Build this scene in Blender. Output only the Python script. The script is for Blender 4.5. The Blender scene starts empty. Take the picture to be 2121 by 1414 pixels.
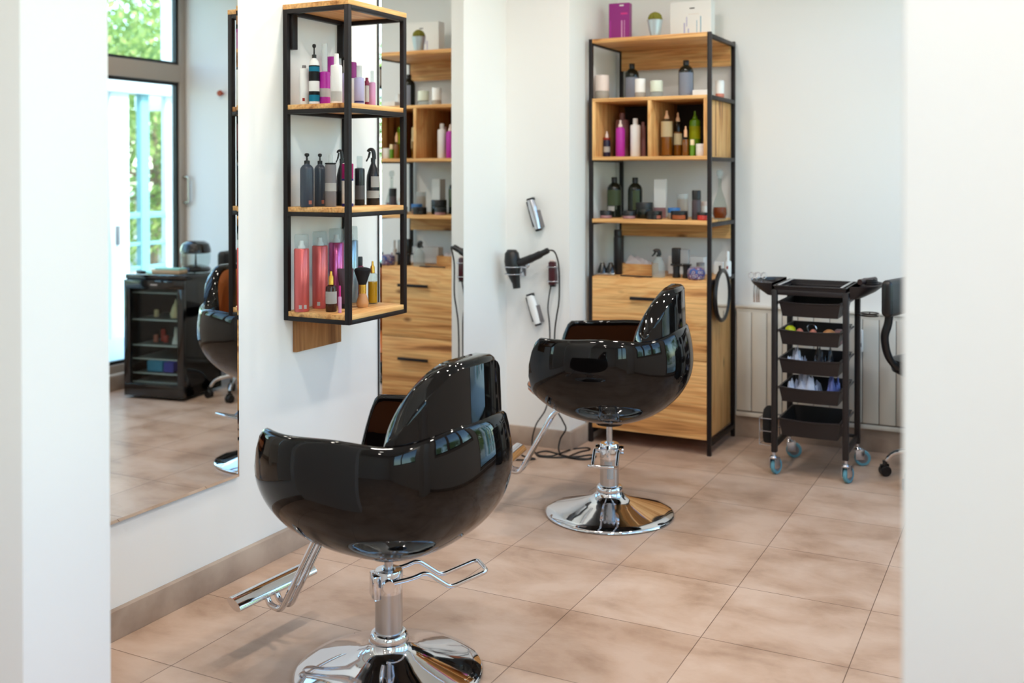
import bpy, bmesh, math, random
from mathutils import Vector, Matrix
PI = math.pi
R = random.Random(7)
C = bpy.context.scene.collection
SC = bpy.context.scene

# ------------------------------------------------------------------ camera
F_PX, W_PX, H_PX = 2156.4, 2121.0, 1414.0
YAW, PITCH, ROLL, CY = 0.4717, 0.0098, -0.0009, 380.8
EYE = Vector((0, 0, 1.4))
_f = Vector((-math.sin(YAW)*math.cos(PITCH), math.cos(YAW)*math.cos(PITCH), -math.sin(PITCH)))
_r = Vector((math.cos(YAW), math.sin(YAW), 0)); _u = _r.cross(_f)
CR = math.cos(ROLL)*_r + math.sin(ROLL)*_u
CU = -math.sin(ROLL)*_r + math.cos(ROLL)*_u
CF = _f
cam_d = bpy.data.cameras.new('camera'); cam = bpy.data.objects.new('camera', cam_d); C.objects.link(cam)
m = Matrix.Identity(4)
for i in range(3):
    m[i][0], m[i][1], m[i][2], m[i][3] = CR[i], CU[i], -CF[i], EYE[i]
cam.matrix_world = m
cam_d.sensor_width = 36; cam_d.lens = F_PX/W_PX*36
cam_d.shift_y = -(H_PX/2-CY)/W_PX
cam_d.clip_start = 0.05; cam_d.clip_end = 200
cam_d.dof.use_dof = True; cam_d.dof.focus_distance = 3.35; cam_d.dof.aperture_fstop = 2.3
SC.camera = cam

# ------------------------------------------------------------------ world, sun, exposure
w = bpy.data.worlds.new('sky'); SC.world = w; w.use_nodes = True
nt = w.node_tree; nt.nodes.clear()
sky = nt.nodes.new('ShaderNodeTexSky'); sky.sky_type = 'NISHITA'; sky.sun_disc = False
sky.sun_elevation = math.radians(52); sky.sun_rotation = math.radians(250); sky.altitude = 100
bg = nt.nodes.new('ShaderNodeBackground'); bg.inputs['Strength'].default_value = 2.0
wo = nt.nodes.new('ShaderNodeOutputWorld')
nt.links.new(sky.outputs[0], bg.inputs[0]); nt.links.new(bg.outputs[0], wo.inputs[0])
sun_d = bpy.data.lights.new('sun', 'SUN'); sun_d.energy = 11.0; sun_d.angle = 0.01; sun_d.color = (1, .95, .86)
sun = bpy.data.objects.new('sun', sun_d); C.objects.link(sun)
sun.rotation_euler = Vector((.62, .12, -.78)).to_track_quat('-Z', 'Y').to_euler()
SC.view_settings.view_transform = 'Standard'; SC.view_settings.look = 'None'
SC.view_settings.exposure = -0.34; SC.view_settings.gamma = 1.0; SC.view_settings.use_curve_mapping = False
SC.cycles.max_bounces = 14; SC.cycles.diffuse_bounces = 6; SC.cycles.glossy_bounces = 8
SC.cycles.transparent_max_bounces = 24; SC.cycles.caustics_reflective = False; SC.cycles.caustics_refractive = False
SC.cycles.sample_clamp_indirect = 6.0
LAMP_W = 12.0      # ceiling downlights

# room numbers (metres)
WX = -2.495        # left wall face
MX = -2.480        # mirror face
RX = 0.40          # right wall face
BY = 5.50          # back wall face
NY0, NY1 = 1.30, 1.505   # the wall we look through
PX, PY = -2.135, 4.825   # column corner
CEIL = 2.85

# ------------------------------------------------------------------ helpers
def px_ray(x, y):
    return CR*((x-1060.5)/F_PX) + CU*(-(y-CY)/F_PX) + CF
def at_y(x, y, Y):
    d = px_ray(x, y); return EYE + d*(Y/d.y)
def at_x(x, y, X):
    d = px_ray(x, y); return EYE + d*(X/d.x)
def depth(p): return (Vector(p)-EYE).dot(CF)

def tag(o, label=None, cat=None, group=None, kind=None):
    if label: o['label'] = label
    if cat: o['category'] = cat
    if group: o['group'] = group
    if kind: o['kind'] = kind
    return o
def thing(name, loc, rz=0, label=None, cat=None, group=None):
    o = bpy.data.objects.new(name, None); C.objects.link(o); o.empty_display_size = .05
    o.location = loc; o.rotation_euler = (0, 0, rz)
    return tag(o, label, cat, group)
def obj(name, bm, m, parent=None, smooth=35, world=False):
    me = bpy.data.meshes.new(name)
    bmesh.ops.recalc_face_normals(bm, faces=bm.faces[:])
    bm.to_mesh(me); bm.free()
    for p in me.polygons: p.use_smooth = bool(smooth)
    if smooth: me.set_sharp_from_angle(angle=math.radians(smooth))
    if m is not None:
        for q in (m if isinstance(m, (list, tuple)) else [m]): me.materials.append(q)
    o = bpy.data.objects.new(name, me); C.objects.link(o)
    if parent:
        o.parent = parent
        if world:
            pm = Matrix.Identity(4); q = parent
            while q:
                pm = Matrix.Translation(q.location) @ q.rotation_euler.to_matrix().to_4x4() @ pm; q = q.parent
            me.transform(pm.inverted())
    return o
def struct(name, bm, m, parent=None, smooth=35):
    o = obj(name, bm, m, parent, smooth)
    if not parent: o['kind'] = 'structure'
    return o
def NB(): return bmesh.new()
def box(bm, x0, x1, y0, y1, z0, z1, bev=0, seg=2, mat=None, mi=0):
    x0, x1 = min(x0, x1), max(x0, x1); y0, y1 = min(y0, y1), max(y0, y1); z0, z1 = min(z0, z1), max(z0, z1)
    r = bmesh.ops.create_cube(bm, size=1)
    vs = r['verts']
    for v in vs: v.co = Vector(((x0+x1)/2+v.co.x*(x1-x0), (y0+y1)/2+v.co.y*(y1-y0), (z0+z1)/2+v.co.z*(z1-z0)))
    if bev > 0:
        es = list({e for v in vs for e in v.link_edges})
        bev = min(bev, .49*min(x1-x0, y1-y0, z1-z0))
        r2 = bmesh.ops.bevel(bm, geom=es, offset=bev, segments=seg, affect='EDGES', profile=.5)
        vs = [v for v in r2['verts']] + [v for v in vs if v.is_valid]
        vs = list(set(vs))
    if mat is not None:
        for v in vs: v.co = mat @ v.co
    if mi:
        for f in {f for v in vs for f in v.link_faces}: f.material_index = mi
    return bm
def bx(*a, **k): return box(NB(), *a, **k)
def lathe(bm, prof, seg=28, mat=None, sx=1, sy=1):
    rings = []
    for r, z in prof:
        if r <= 1e-6: rings.append([bm.verts.new((0, 0, z))])
        else: rings.append([bm.verts.new((r*sx*math.cos(2*PI*k/seg), r*sy*math.sin(2*PI*k/seg), z)) for k in range(seg)])
    for a, b in zip(rings, rings[1:]):
        if len(a) == 1 and len(b) == 1: continue
        for k in range(seg):
            k2 = (k+1) % seg
            if len(a) == 1: bm.faces.new((a[0], b[k], b[k2]))
            elif len(b) == 1: bm.faces.new((a[k], b[0], a[k2]))
            else: bm.faces.new((a[k], b[k], b[k2], a[k2]))
    if mat is not None:
        for rg in rings:
            for v in rg: v.co = mat @ v.co
    return bm
def lt(prof, **k): return lathe(NB(), prof, **k)
def smooth_path(pts, n=8, closed=False):
    P = [Vector(p) for p in pts]; out = []
    N = len(P)
    rng = range(N if closed else N-1)
    for i in rng:
        if closed: p0, p1, p2, p3 = P[(i-1) % N], P[i], P[(i+1) % N], P[(i+2) % N]
        else: p0, p1, p2, p3 = P[max(i-1, 0)], P[i], P[i+1], P[min(i+2, N-1)]
        for k in range(n):
            t = k/n
            out.append(.5*((2*p1)+(-p0+p2)*t+(2*p0-5*p1+4*p2-p3)*t*t+(-p0+3*p1-3*p2+p3)*t**3))
    if not closed: out.append(P[-1])
    return out
def fillet(pts, r=.02, n=5):
    P = [Vector(p) for p in pts]; out = [P[0]]
    for a, b, c in zip(P, P[1:], P[2:]):
        d1 = (a-b); d2 = (c-b); q = min(r, d1.length*.45, d2.length*.45)
        s = b+d1.normalized()*q; e = b+d2.normalized()*q
        for k in range(n+1):
            t = k/n; out.append((1-t)**2*s+2*t*(1-t)*b+t*t*e)
    out.append(P[-1]); return out
def tube(bm, pts, r, seg=10, closed=False, rx=1.0):
    P = [Vector(p) for p in pts]; N = len(P)
    T = []
    for i in range(N):
        a = P[(i-1) % N] if (closed or i > 0) else P[i]
        b = P[(i+1) % N] if (closed or i < N-1) else P[i]
        T.append((b-a).normalized())
    n = T[0].orthogonal().normalized()
    if abs(T[0].z) < .9:
        n = (Vector((0, 0, 1))-T[0]*T[0].z).normalized()
    rings = []
    for i in range(N):
        n = (n-T[i]*n.dot(T[i])).normalized(); bnm = T[i].cross(n)
        rr = r[i] if isinstance(r, (list, tuple)) else r
        rings.append([bm.verts.new(P[i]+(n*math.cos(2*PI*k/seg)+bnm*math.sin(2*PI*k/seg)*rx)*rr) for k in range(seg)])
    prs = list(zip(rings, rings[1:]))
    if closed: prs.append((rings[-1], rings[0]))
    for a, b in prs:
        for k in range(seg):
            bm.faces.new((a[k], a[(k+1) % seg], b[(k+1) % seg], b[k]))
    if not closed:
        bm.faces.new(rings[0][::-1]); bm.faces.new(rings[-1])
    return bm
def tb(*a, **k): return tube(NB(), *a, **k)
def sweep_rect(bm, pts, hw, hh): return tube(bm, pts, hw, seg=4)

# ------------------------------------------------------------------ materials
def srgb(r, g, b):
    f = lambda c: (c/255/12.92) if c/255 <= .04045 else ((c/255+.055)/1.055)**2.4
    return (f(r), f(g), f(b), 1)
_M = {}
def mat(name, col=(200, 200, 200), rough=.5, metal=0, coat=0, spec=.5, trans=0, emit=0, ior=1.45):
    if name in _M: return _M[name]
    m = bpy.data.materials.new(name); m.use_nodes = True
    b = m.node_tree.nodes['Principled BSDF']
    b.inputs['Base Color'].default_value = srgb(*col); b.inputs['Roughness'].default_value = rough
    b.inputs['Metallic'].default_value = metal; b.inputs['Coat Weight'].default_value = coat
    b.inputs['Coat Roughness'].default_value = .02
    b.inputs['Specular IOR Level'].default_value = spec; b.inputs['IOR'].default_value = ior
    b.inputs['Transmission Weight'].default_value = trans
    if emit:
        b.inputs['Emission Color'].default_value = srgb(*col); b.inputs['Emission Strength'].default_value = emit
    _M[name] = m; return m
def bsdf(m): return m.node_tree.nodes['Principled BSDF']
def N(m, t, **kw):
    n = m.node_tree.nodes.new(t)
    for k, v in kw.items(): setattr(n, k, v)
    return n
def L(m, a, b): m.node_tree.links.new(a, b)
def ramp(m, fac, stops):
    n = N(m, 'ShaderNodeValToRGB'); e = n.color_ramp.elements
    while len(e) < len(stops): e.new(.5)
    for el, (p, c) in zip(e, stops): el.position = p; el.color = c if len(c) == 4 else srgb(*c)
    L(m, fac, n.inputs[0]); return n.outputs[0]
def glass(name, col=(235, 240, 238), tint=.9, rough=.02):
    if name in _M: return _M[name]
    m = bpy.data.materials.new(name); m.use_nodes = True; t = m.node_tree; t.nodes.clear()
    tr = N(m, 'ShaderNodeBsdfTransparent'); c = srgb(*col); tr.inputs[0].default_value = tuple(x*tint for x in c[:3])+(1,)
    gl = N(m, 'ShaderNodeBsdfGlossy'); gl.inputs['Roughness'].default_value = rough
    fr = N(m, 'ShaderNodeFresnel'); fr.inputs[0].default_value = 1.45
    mx = N(m, 'ShaderNodeMixShader'); o = N(m, 'ShaderNodeOutputMaterial')
    ge = N(m, 'ShaderNodeNewGeometry'); iv = N(m, 'ShaderNodeMath', operation='SUBTRACT'); iv.inputs[0].default_value = 1
    ml_ = N(m, 'ShaderNodeMath', operation='MULTIPLY')       # thin pane: the outer face alone reflects
    L(m, ge.outputs['Backfacing'], iv.inputs[1]); L(m, fr.outputs[0], ml_.inputs[0]); L(m, iv.outputs[0], ml_.inputs[1])
    L(m, ml_.outputs[0], mx.inputs[0]); L(m, tr.outputs[0], mx.inputs[1]); L(m, gl.outputs[0], mx.inputs[2]); L(m, mx.outputs[0], o.inputs[0])
    _M[name] = m; return m
def frosted(name, col, mixf=.45):
    """cloudy plastic or glass: part see-through, part diffuse"""
    if name in _M: return _M[name]
    m = mat(name, col, .15); b = bsdf(m); o = m.node_tree.nodes['Material Output']
    tr = N(m, 'ShaderNodeBsdfTransparent'); tr.inputs[0].default_value = srgb(*col)
    mx = N(m, 'ShaderNodeMixShader'); mx.inputs[0].default_value = mixf
    L(m, b.outputs[0], mx.inputs[1]); L(m, tr.outputs[0], mx.inputs[2]); L(m, mx.outputs[0], o.inputs[0])
    return m
def plaster(name, col):
    m = mat(name, col, .85, spec=.2); b = bsdf(m)
    tc = N(m, 'ShaderNodeTexCoord'); n = N(m, 'ShaderNodeTexNoise'); n.inputs['Scale'].default_value = 90; n.inputs['Detail'].default_value = 4
    L(m, tc.outputs['Object'], n.inputs['Vector'])
    bp = N(m, 'ShaderNodeBump'); bp.inputs['Strength'].default_value = .05; bp.inputs['Distance'].default_value = .003
    L(m, n.outputs[0], bp.inputs['Height']); L(m, bp.outputs[0], b.inputs['Normal']); return m
def wood(name, axis, light=(238, 190, 126), mid=(220, 160, 97), dark=(142, 90, 48), seed=0, knots=True):
    m = mat(name, mid, .5, spec=.35); b = bsdf(m)
    tc = N(m, 'ShaderNodeTexCoord'); mp = N(m, 'ShaderNodeMapping')
    s = [7, 7, 7]; s['xyz'.index(axis)] = .75
    mp.inputs['Scale'].default_value = s; mp.inputs['Location'].default_value = (seed*3.1, seed*1.7, seed*2.3)
    L(m, tc.outputs['Object'], mp.inputs['Vector'])
    n1 = N(m, 'ShaderNodeTexNoise'); n1.inputs['Scale'].default_value = 1.3; n1.inputs['Detail'].default_value = 5; n1.inputs['Distortion'].default_value = 1.4
    L(m, mp.outputs[0], n1.inputs['Vector'])
    mp2 = N(m, 'ShaderNodeMapping'); s2 = [120, 120, 120]; s2['xyz'.index(axis)] = 4
    mp2.inputs['Scale'].default_value = s2; L(m, tc.outputs['Object'], mp2.inputs['Vector'])
    n2 = N(m, 'ShaderNodeTexNoise'); n2.inputs['Scale'].default_value = 1; n2.inputs['Detail'].default_value = 3
    L(m, mp2.outputs[0], n2.inputs['Vector'])
    c1 = ramp(m, n1.outputs[0], [(.30, dark), (.41, mid), (.51, light), (.59, mid), (.66, light)])
    c2 = ramp(m, n2.outputs[0], [(.32, (176, 156, 134)), (.58, (255, 255, 255))])
    mx = N(m, 'ShaderNodeMix', data_type='RGBA', blend_type='MULTIPLY'); mx.inputs[0].default_value = .5
    L(m, c1, mx.inputs[6]); L(m, c2, mx.inputs[7]); out = mx.outputs[2]
    if knots:
        mp3 = N(m, 'ShaderNodeMapping'); s3 = [7, 7, 7]; s3['xyz'.index(axis)] = 3.2
        mp3.inputs['Scale'].default_value = s3; mp3.inputs['Location'].default_value = (seed*1.3, .4, seed*.7)
        L(m, tc.outputs['Object'], mp3.inputs['Vector'])
        v = N(m, 'ShaderNodeTexVoronoi'); v.inputs['Scale'].default_value = 1; L(m, mp3.outputs[0], v.inputs['Vector'])
        k = ramp(m, v.outputs['Distance'], [(.04, (105, 66, 36)), (.12, (255, 255, 255))])
        mk = N(m, 'ShaderNodeMix', data_type='RGBA', blend_type='MULTIPLY'); mk.inputs[0].default_value = .75
        L(m, out, mk.inputs[6]); L(m, k, mk.inputs[7]); out = mk.outputs[2]
    L(m, out, b.inputs['Base Color']); return m

M_WALL = plaster('wall_paint', (238, 238, 236))
M_CEIL = plaster('ceiling_paint', (240, 239, 236))
M_NEAR = plaster('near_wall_paint', (240, 240, 238))
M_OAKX = wood('oak_along_x', 'x', seed=1); M_OAKY = wood('oak_along_y', 'y', seed=2); M_OAKZ = wood('oak_upright', 'z', seed=3)
M_STEEL = mat('black_steel', (27, 22, 23), .45, spec=.35)
M_SHELL = mat('black_lacquer', (10, 8, 8), .03, spec=.42)
M_ORANGE = mat('tan_leather', (186, 104, 48), .42)
M_CHROME = mat('chrome', (225, 225, 228), .045, metal=1)
M_BRUSH = mat('brushed_steel', (196, 196, 198), .24, metal=1)
M_BLKPL = mat('black_plastic', (24, 22, 23), .35)
M_BLKGL = mat('black_gloss', (14, 13, 14), .08, coat=.6)
M_TROL = mat('trolley_plastic', (32, 26, 27), .38)
M_WHITE = mat('white_plastic', (238, 238, 236), .35)
M_PAPER = mat('label_paper', (226, 224, 220), .6)
M_PINKW = mat('pinkish_paper', (228, 212, 204), .6)
M_GOLD = mat('gold_cap', (222, 168, 70), .25, metal=.8)
M_RUB = mat('blue_rubber', (96, 158, 178), .5)
M_RAD = mat('radiator_enamel', (222, 218, 208), .35)
M_RADG = mat('radiator_grooves', (120, 112, 106), .6)
M_GLASSC = glass('clear_glass', (240, 246, 244), .93)
M_WIN = glass('window_glass', (234, 243, 240), .96, .0)
M_CORD = mat('black_cord', (20, 18, 18), .45)
M_TAUPE = mat('taupe_frame', (172, 158, 146), .4)
M_SILL = mat('white_frame', (226, 232, 234), .4)

mm = mat('mirror_glass', (236, 238, 236), .0, metal=1)
# floor: square tiles in rows along the room, mottled, thin joints
TS, TOX, TOY = 0.4305, -2.2077, 3.0493
mf = mat('floor_tiles', (190, 162, 142), .33, spec=.38); b = bsdf(mf)
tc = N(mf, 'ShaderNodeTexCoord'); mp = N(mf, 'ShaderNodeMapping'); mp.inputs['Location'].default_value = (-TOX+TS*20, -TOY+TS*20, 0)
L(mf, tc.outputs['Object'], mp.inputs['Vector'])
bk = N(mf, 'ShaderNodeTexBrick'); bk.offset = 0; bk.squash = 1
bk.inputs['Scale'].default_value = 1; bk.inputs['Brick Width'].default_value = TS; bk.inputs['Row Height'].default_value = TS
bk.inputs['Mortar Size'].default_value = .0016; bk.inputs['Mortar Smooth'].default_value = .3; bk.inputs['Bias'].default_value = 0
bk.inputs['Color1'].default_value = srgb(209, 186, 169); bk.inputs['Color2'].default_value = srgb(196, 171, 153); bk.inputs['Mortar'].default_value = srgb(128, 106, 92)
L(mf, mp.outputs[0], bk.inputs['Vector'])
n1 = N(mf, 'ShaderNodeTexNoise'); n1.inputs['Scale'].default_value = 3.2; n1.inputs['Detail'].default_value = 7; n1.inputs['Roughness'].default_value = .6; n1.inputs['Distortion'].default_value = .25
mpn = N(mf, 'ShaderNodeMapping'); mpn.inputs['Scale'].default_value = (1.1, 1.5, 1); L(mf, tc.outputs['Object'], mpn.inputs['Vector'])
L(mf, mpn.outputs[0], n1.inputs['Vector'])
cr = ramp(mf, n1.outputs[0], [(.3, (190, 166, 144)), (.47, (236, 222, 210)), (.62, (255, 250, 246))])
mx = N(mf, 'ShaderNodeMix', data_type='RGBA', blend_type='MULTIPLY'); mx.inputs[0].default_value = .78
L(mf, bk.outputs[0], mx.inputs[6]); L(mf, cr, mx.inputs[7]); L(mf, mx.outputs[2], b.inputs['Base Color'])
rr = N(mf, 'ShaderNodeMapRange'); rr.inputs[3].default_value = .26; rr.inputs[4].default_value = .42
L(mf, n1.outputs[0], rr.inputs[0]); L(mf, rr.outputs[0], b.inputs['Roughness'])
bp = N(mf, 'ShaderNodeBump'); bp.inputs['Strength'].default_value = .3; bp.inputs['Distance'].default_value = .002; bp.invert = True
L(mf, bk.outputs['Fac'], bp.inputs['Height']); L(mf, bp.outputs[0], b.inputs['Normal'])
# baseboard tile
mb = mat('baseboard_tile', (172, 152, 136), .5); b = bsdf(mb)
tc = N(mb, 'ShaderNodeTexCoord'); n1 = N(mb, 'ShaderNodeTexNoise'); n1.inputs['Scale'].default_value = 5; n1.inputs['Detail'].default_value = 6
L(mb, tc.outputs['Object'], n1.inputs['Vector'])
L(mb, ramp(mb, n1.outputs[0], [(.3, (150, 130, 116)), (.65, (188, 170, 154))]), b.inputs['Base Color'])

# ------------------------------------------------------------------ room shell
struct('floor', bx(-4.2, RX+.3, -3.2, BY+.2, -.12, 0), mf)
struct('ceiling', bx(-4.2, RX+.3, -3.2, BY+.2, CEIL, CEIL+.2), M_CEIL)
struct('wall_left', bx(WX-.15, WX, NY1, BY+.15, 0, CEIL), M_WALL)
struct('wall_back', bx(WX-.15, RX+.001, BY, BY+.15, 0, CEIL), M_WALL)
struct('wall_column', bx(WX, PX, PY, BY, 0, CEIL), M_WALL)
JL, JR = -1.682, -0.147
bm = NB(); box(bm, -4.0, JL, NY0, NY1, 0, CEIL, .004)
struct('wall_near_left', bm, M_NEAR)
bm = NB(); box(bm, JR, RX, NY0, NY1, 0, CEIL, .004)
struct('wall_near_right', bm, M_NEAR)
struct('wall_foyer_left', bx(-4.15, -4.0, -3.2, NY1, 0, CEIL), M_WALL)
struct('wall_foyer_back', bx(-4.0, RX+.0, -3.2, -3.05, 0, CEIL), M_WALL)
# right wall with a window in the foyer, a wide window and a glazed door
bm = NB()
XW = RX+.16
W0 = (-2.2, .7, .85, 2.45); W2 = (1.75, 3.75, .85, 2.55); W1 = (4.0, 5.495, .10, 2.80)
ys = [-3.2, W0[0], W0[1], W2[0], W2[1], W1[0], W1[1], BY+.15]
for i in range(0, 8, 2): box(bm, RX, XW, ys[i], ys[i+1], 0, CEIL)
for (a, c, z0, z1) in (W0, W2, W1):
    box(bm, RX, XW, a, c, 0, z0); box(bm, RX, XW, a, c, z1, CEIL)
struct('wall_right', bm, M_WALL)
def window(name, a, c, z0, z1, mull, trans, fm):
    bm = NB(); t = .055; x0, x1 = RX+.02, RX+.09
    box(bm, x0, x1, a, a+t, z0, z1, .004); box(bm, x0, x1, c-t, c, z0, z1, .004)
    box(bm, x0, x1, a+t, c-t, z0, z0+t, .004); box(bm, x0, x1, a+t, c-t, z1-t, z1, .004)
    for q in mull: box(bm, x0, x1, q-.04, q+.04, z0+t, z1-t, .004)
    for q in trans: box(bm, x0-.004, x1, a+t, c-t, q-.06, q+.06, .004)
    root = struct(name, bm, fm)
    seg = [a+t]+[v for q in mull for v in (q-.04, q+.04)]+[c-t]
    zs = [z0+t]+[v for q in trans for v in (q-.06, q+.06)]+[z1-t]
    gk = NB(); gp = NB()
    for i in range(0, len(seg), 2):
        for j in range(0, len(zs), 2):
            y0, y1, q0, q1 = seg[i], seg[i+1], zs[j], zs[j+1]
            g = .022
            for (u0, u1, v0, v1) in ((y0, y0+g, q0, q1), (y1-g, y1, q0, q1), (y0+g, y1-g, q0, q0+g), (y0+g, y1-g, q1-g, q1)):
                box(gk, x0+.02, x0+.05, u0, u1, v0, v1)
            box(gp, x0+.033, x0+.038, y0+g, y1-g, q0+g, q1-g)
    obj('gasket', gk, M_BLKPL, root); obj('pane', gp, M_WIN, root, smooth=0)
    return root
window('window_3', *W0, [-.75], [], M_SILL)
w2o = window('window_2', *W2, [2.42, 3.08], [], M_TAUPE)
w1o = window('window_1', *W1, [], [2.10], M_TAUPE)
hb = NB(); tube(hb, fillet([(RX+.02, 5.468, 1.20), (RX-.03, 5.468, 1.20), (RX-.03, 5.468, 1.38), (RX+.02, 5.468, 1.38)], .02), .008)
obj('window_handle', hb, M_BRUSH, w1o)
# portals make the windows sample better; they emit nothing themselves
for i, (a, c, z0, z1) in enumerate((W0, W2, W1)):
    ld = bpy.data.lights.new('window_portal', 'AREA'); ld.shape = 'RECTANGLE'; ld.size = z1-z0; ld.size_y = c-a
    ld.cycles.is_portal = True
    lo = bpy.data.objects.new('window_portal', ld); C.objects.link(lo)
    lo.location = (RX+.13, (a+c)/2, (z0+z1)/2); lo.rotation_euler = (0, PI/2, 0)

BH, BT = .09, .018
struct('baseboard_left', bx(WX, WX+.022, NY1, PY, 0, BH, .002), mb)
bm = NB(); box(bm, WX+.022, PX+BT, PY-BT, PY, 0, BH+.004, .002); struct('baseboard_column', bm, mb)
struct('baseboard_column_side', bx(PX, PX+BT, PY, BY-.02, 0, BH+.004, .002), mb)
struct('baseboard_back', bx(PX+BT, RX, BY-.02, BY, 0, .11, .002), mb)
bm = NB(); box(bm, RX-BT, RX, NY1, BY-.02, 0, .095, .002); struct('baseboard_right', bm, mb)

# ceiling downlights (small warm spots)
spots = [(-1.9, 2.1), (-1.8, 3.2), (-1.6, 4.1), (-.55, 2.1), (-.55, 3.2), (-.5, 4.1)]
foy = [(-1.2, .0), (.08, .45), (-2.4, -.6), (-1.0, -1.4)]  # added out-of-view spots that brighten the near walls, most on the right
M_LED = mat('warm_bulb', (255, 226, 188), emit=30)
def downlight(x, y, lab, grp, pw):
    t = thing('ceiling_spot', (x, y, CEIL), 0, lab, 'ceiling light', grp)
    obj('trim_ring', lt([(.032, 0), (.048, 0), (.050, -.006), (.036, -.012), (.032, 0)]), M_WHITE, t)
    obj('bulb', lt([(0, -.004), (.032, -.004), (.032, -.001), (0, -.001)]), M_LED, t)
    ld = bpy.data.lights.new('ceiling_spot_light', 'AREA'); ld.shape = 'DISK'; ld.size = .13; ld.energy = pw; ld.color = (1, .93, .85); ld.spread = math.radians(170)
    lo = bpy.data.objects.new('ceiling_spot_light', ld); C.objects.link(lo); lo.parent = t; lo.location = (0, 0, -.02)
for p in spots: downlight(*p, 'small round warm spotlight recessed in the salon ceiling', 'recessed salon ceiling spotlights', LAMP_W)
for p in foy: downlight(*p, 'added spotlight out of view before the opening, brightening the near walls', 'added unseen spotlights before the opening', LAMP_W*(2.0 if p[0] > 0 else .7))

# ------------------------------------------------------------------ mirrors
def wall_mirror(y0, y1, z0, z1, lab):
    t = thing('wall_mirror', (MX, (y0+y1)/2, z0), 0, lab, 'mirror')
    hy = (y1-y0)/2; h = z1-z0
    obj('backing_board', bx(WX-MX, -.005, -hy, hy, 0, h), mat('mirror_edge', (48, 42, 42), .3), t)
    bm = NB(); q = []
    for x, e in ((-.005, 0), (-.003, 0), (0, .011)):
        q.append([bm.verts.new((x, a, b_)) for a, b_ in ((-hy+e, e), (hy-e, e), (hy-e, h-e), (-hy+e, h-e))])
    for a, b_ in zip(q, q[1:]):
        for k in range(4): bm.faces.new((a[k], a[(k+1) % 4], b_[(k+1) % 4], b_[k]))
    bm.faces.new(q[0]); bm.faces.new(q[-1])
    obj('mirror_pane', bm, mm, t, smooth=0)
wall_mirror(1.58, 2.781, .35, 2.30, 'tall wall mirror reflecting the window and the small black fridge')
wall_mirror(3.644, 4.357, .35, 2.60, 'narrow wall mirror beside the column, reflecting the tall oak shelf unit')
# ------------------------------------------------------------------ styling chairs
def smoothstep(a, b, x):
    t = min(1, max(0, (x-a)/(b-a))); return t*t*(3-2*t)
CHA, CHB, CHN = .352, .315, 2.45      # plan half length, half width, squareness
def plan(th):
    """th = 0 is the back of the chair, pi the front; local +x is forward"""
    c, s = math.cos(th), math.sin(th)
    r = (abs(c/CHA)**CHN+abs(s/CHB)**CHN)**(-1/CHN)
    return -c*r+.014, s*r
def prof(z):
    """horizontal scale of the bowl at height z above its bottom"""
    H = .27
    if z < H: return max(0, 1-(1-z/H)**2.15)**.58
    return 1-.05*((z-H)/.12)**2
def rim(th):
    a = abs(th)
    arm = .374+.004*math.cos((a-2.3)*1.6)+.014*math.exp(-((a-1.3)/.5)**2)
    back = arm+.045*(1-smoothstep(.25, 1.0, a))
    front = .165
    k = smoothstep(2.28, 2.52, a)
    return back*(1-k)+front*k
def chair_shell():
    bm = NB(); NT = 160; NZ = 30; T = .026
    cols = []
    for i in range(NT):
        th = -PI+2*PI*i/NT; px, py = plan(th); rl = math.hypot(px, py); zr = rim(th)
        col = []
        for j in range(1, NZ+1):
            z = (zr-.010)*(j/NZ)**1.7; s = prof(z); col.append((px*s, py*s, z))
        s = prof(zr); k = 1-.004/rl; col.append((px*s*k, py*s*k, zr-.003))
        k = 1-.013/rl; col.append((px*s*k, py*s*k, zr)); k = 1-(T-.004)/rl; col.append((px*s*k, py*s*k, zr-.003))
        for j in range(NZ, 4, -1):
            z = (zr-.012)*(j/NZ)**1.7; s = prof(z)-T/rl; col.append((px*s, py*s, max(z, .03)))
        cols.append([bm.verts.new(c) for c in col])
    bot = bm.verts.new((0, 0, 0)); top = bm.verts.new((0, 0, .03))
    for i in range(NT):
        a, b2 = cols[i], cols[(i+1) % NT]
        for j in range(len(a)-1): bm.faces.new((a[j], b2[j], b2[j+1], a[j+1]))
        bm.faces.new((bot, b2[0], a[0])); bm.faces.new((top, a[-1], b2[-1]))
    return bm
HM = .93
def hump_h(th):
    u = min(1, abs(th)/HM)
    return .165*max(0, 1-u**3.6)**.8
def hood_s(t): return .915-.02*t
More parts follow.
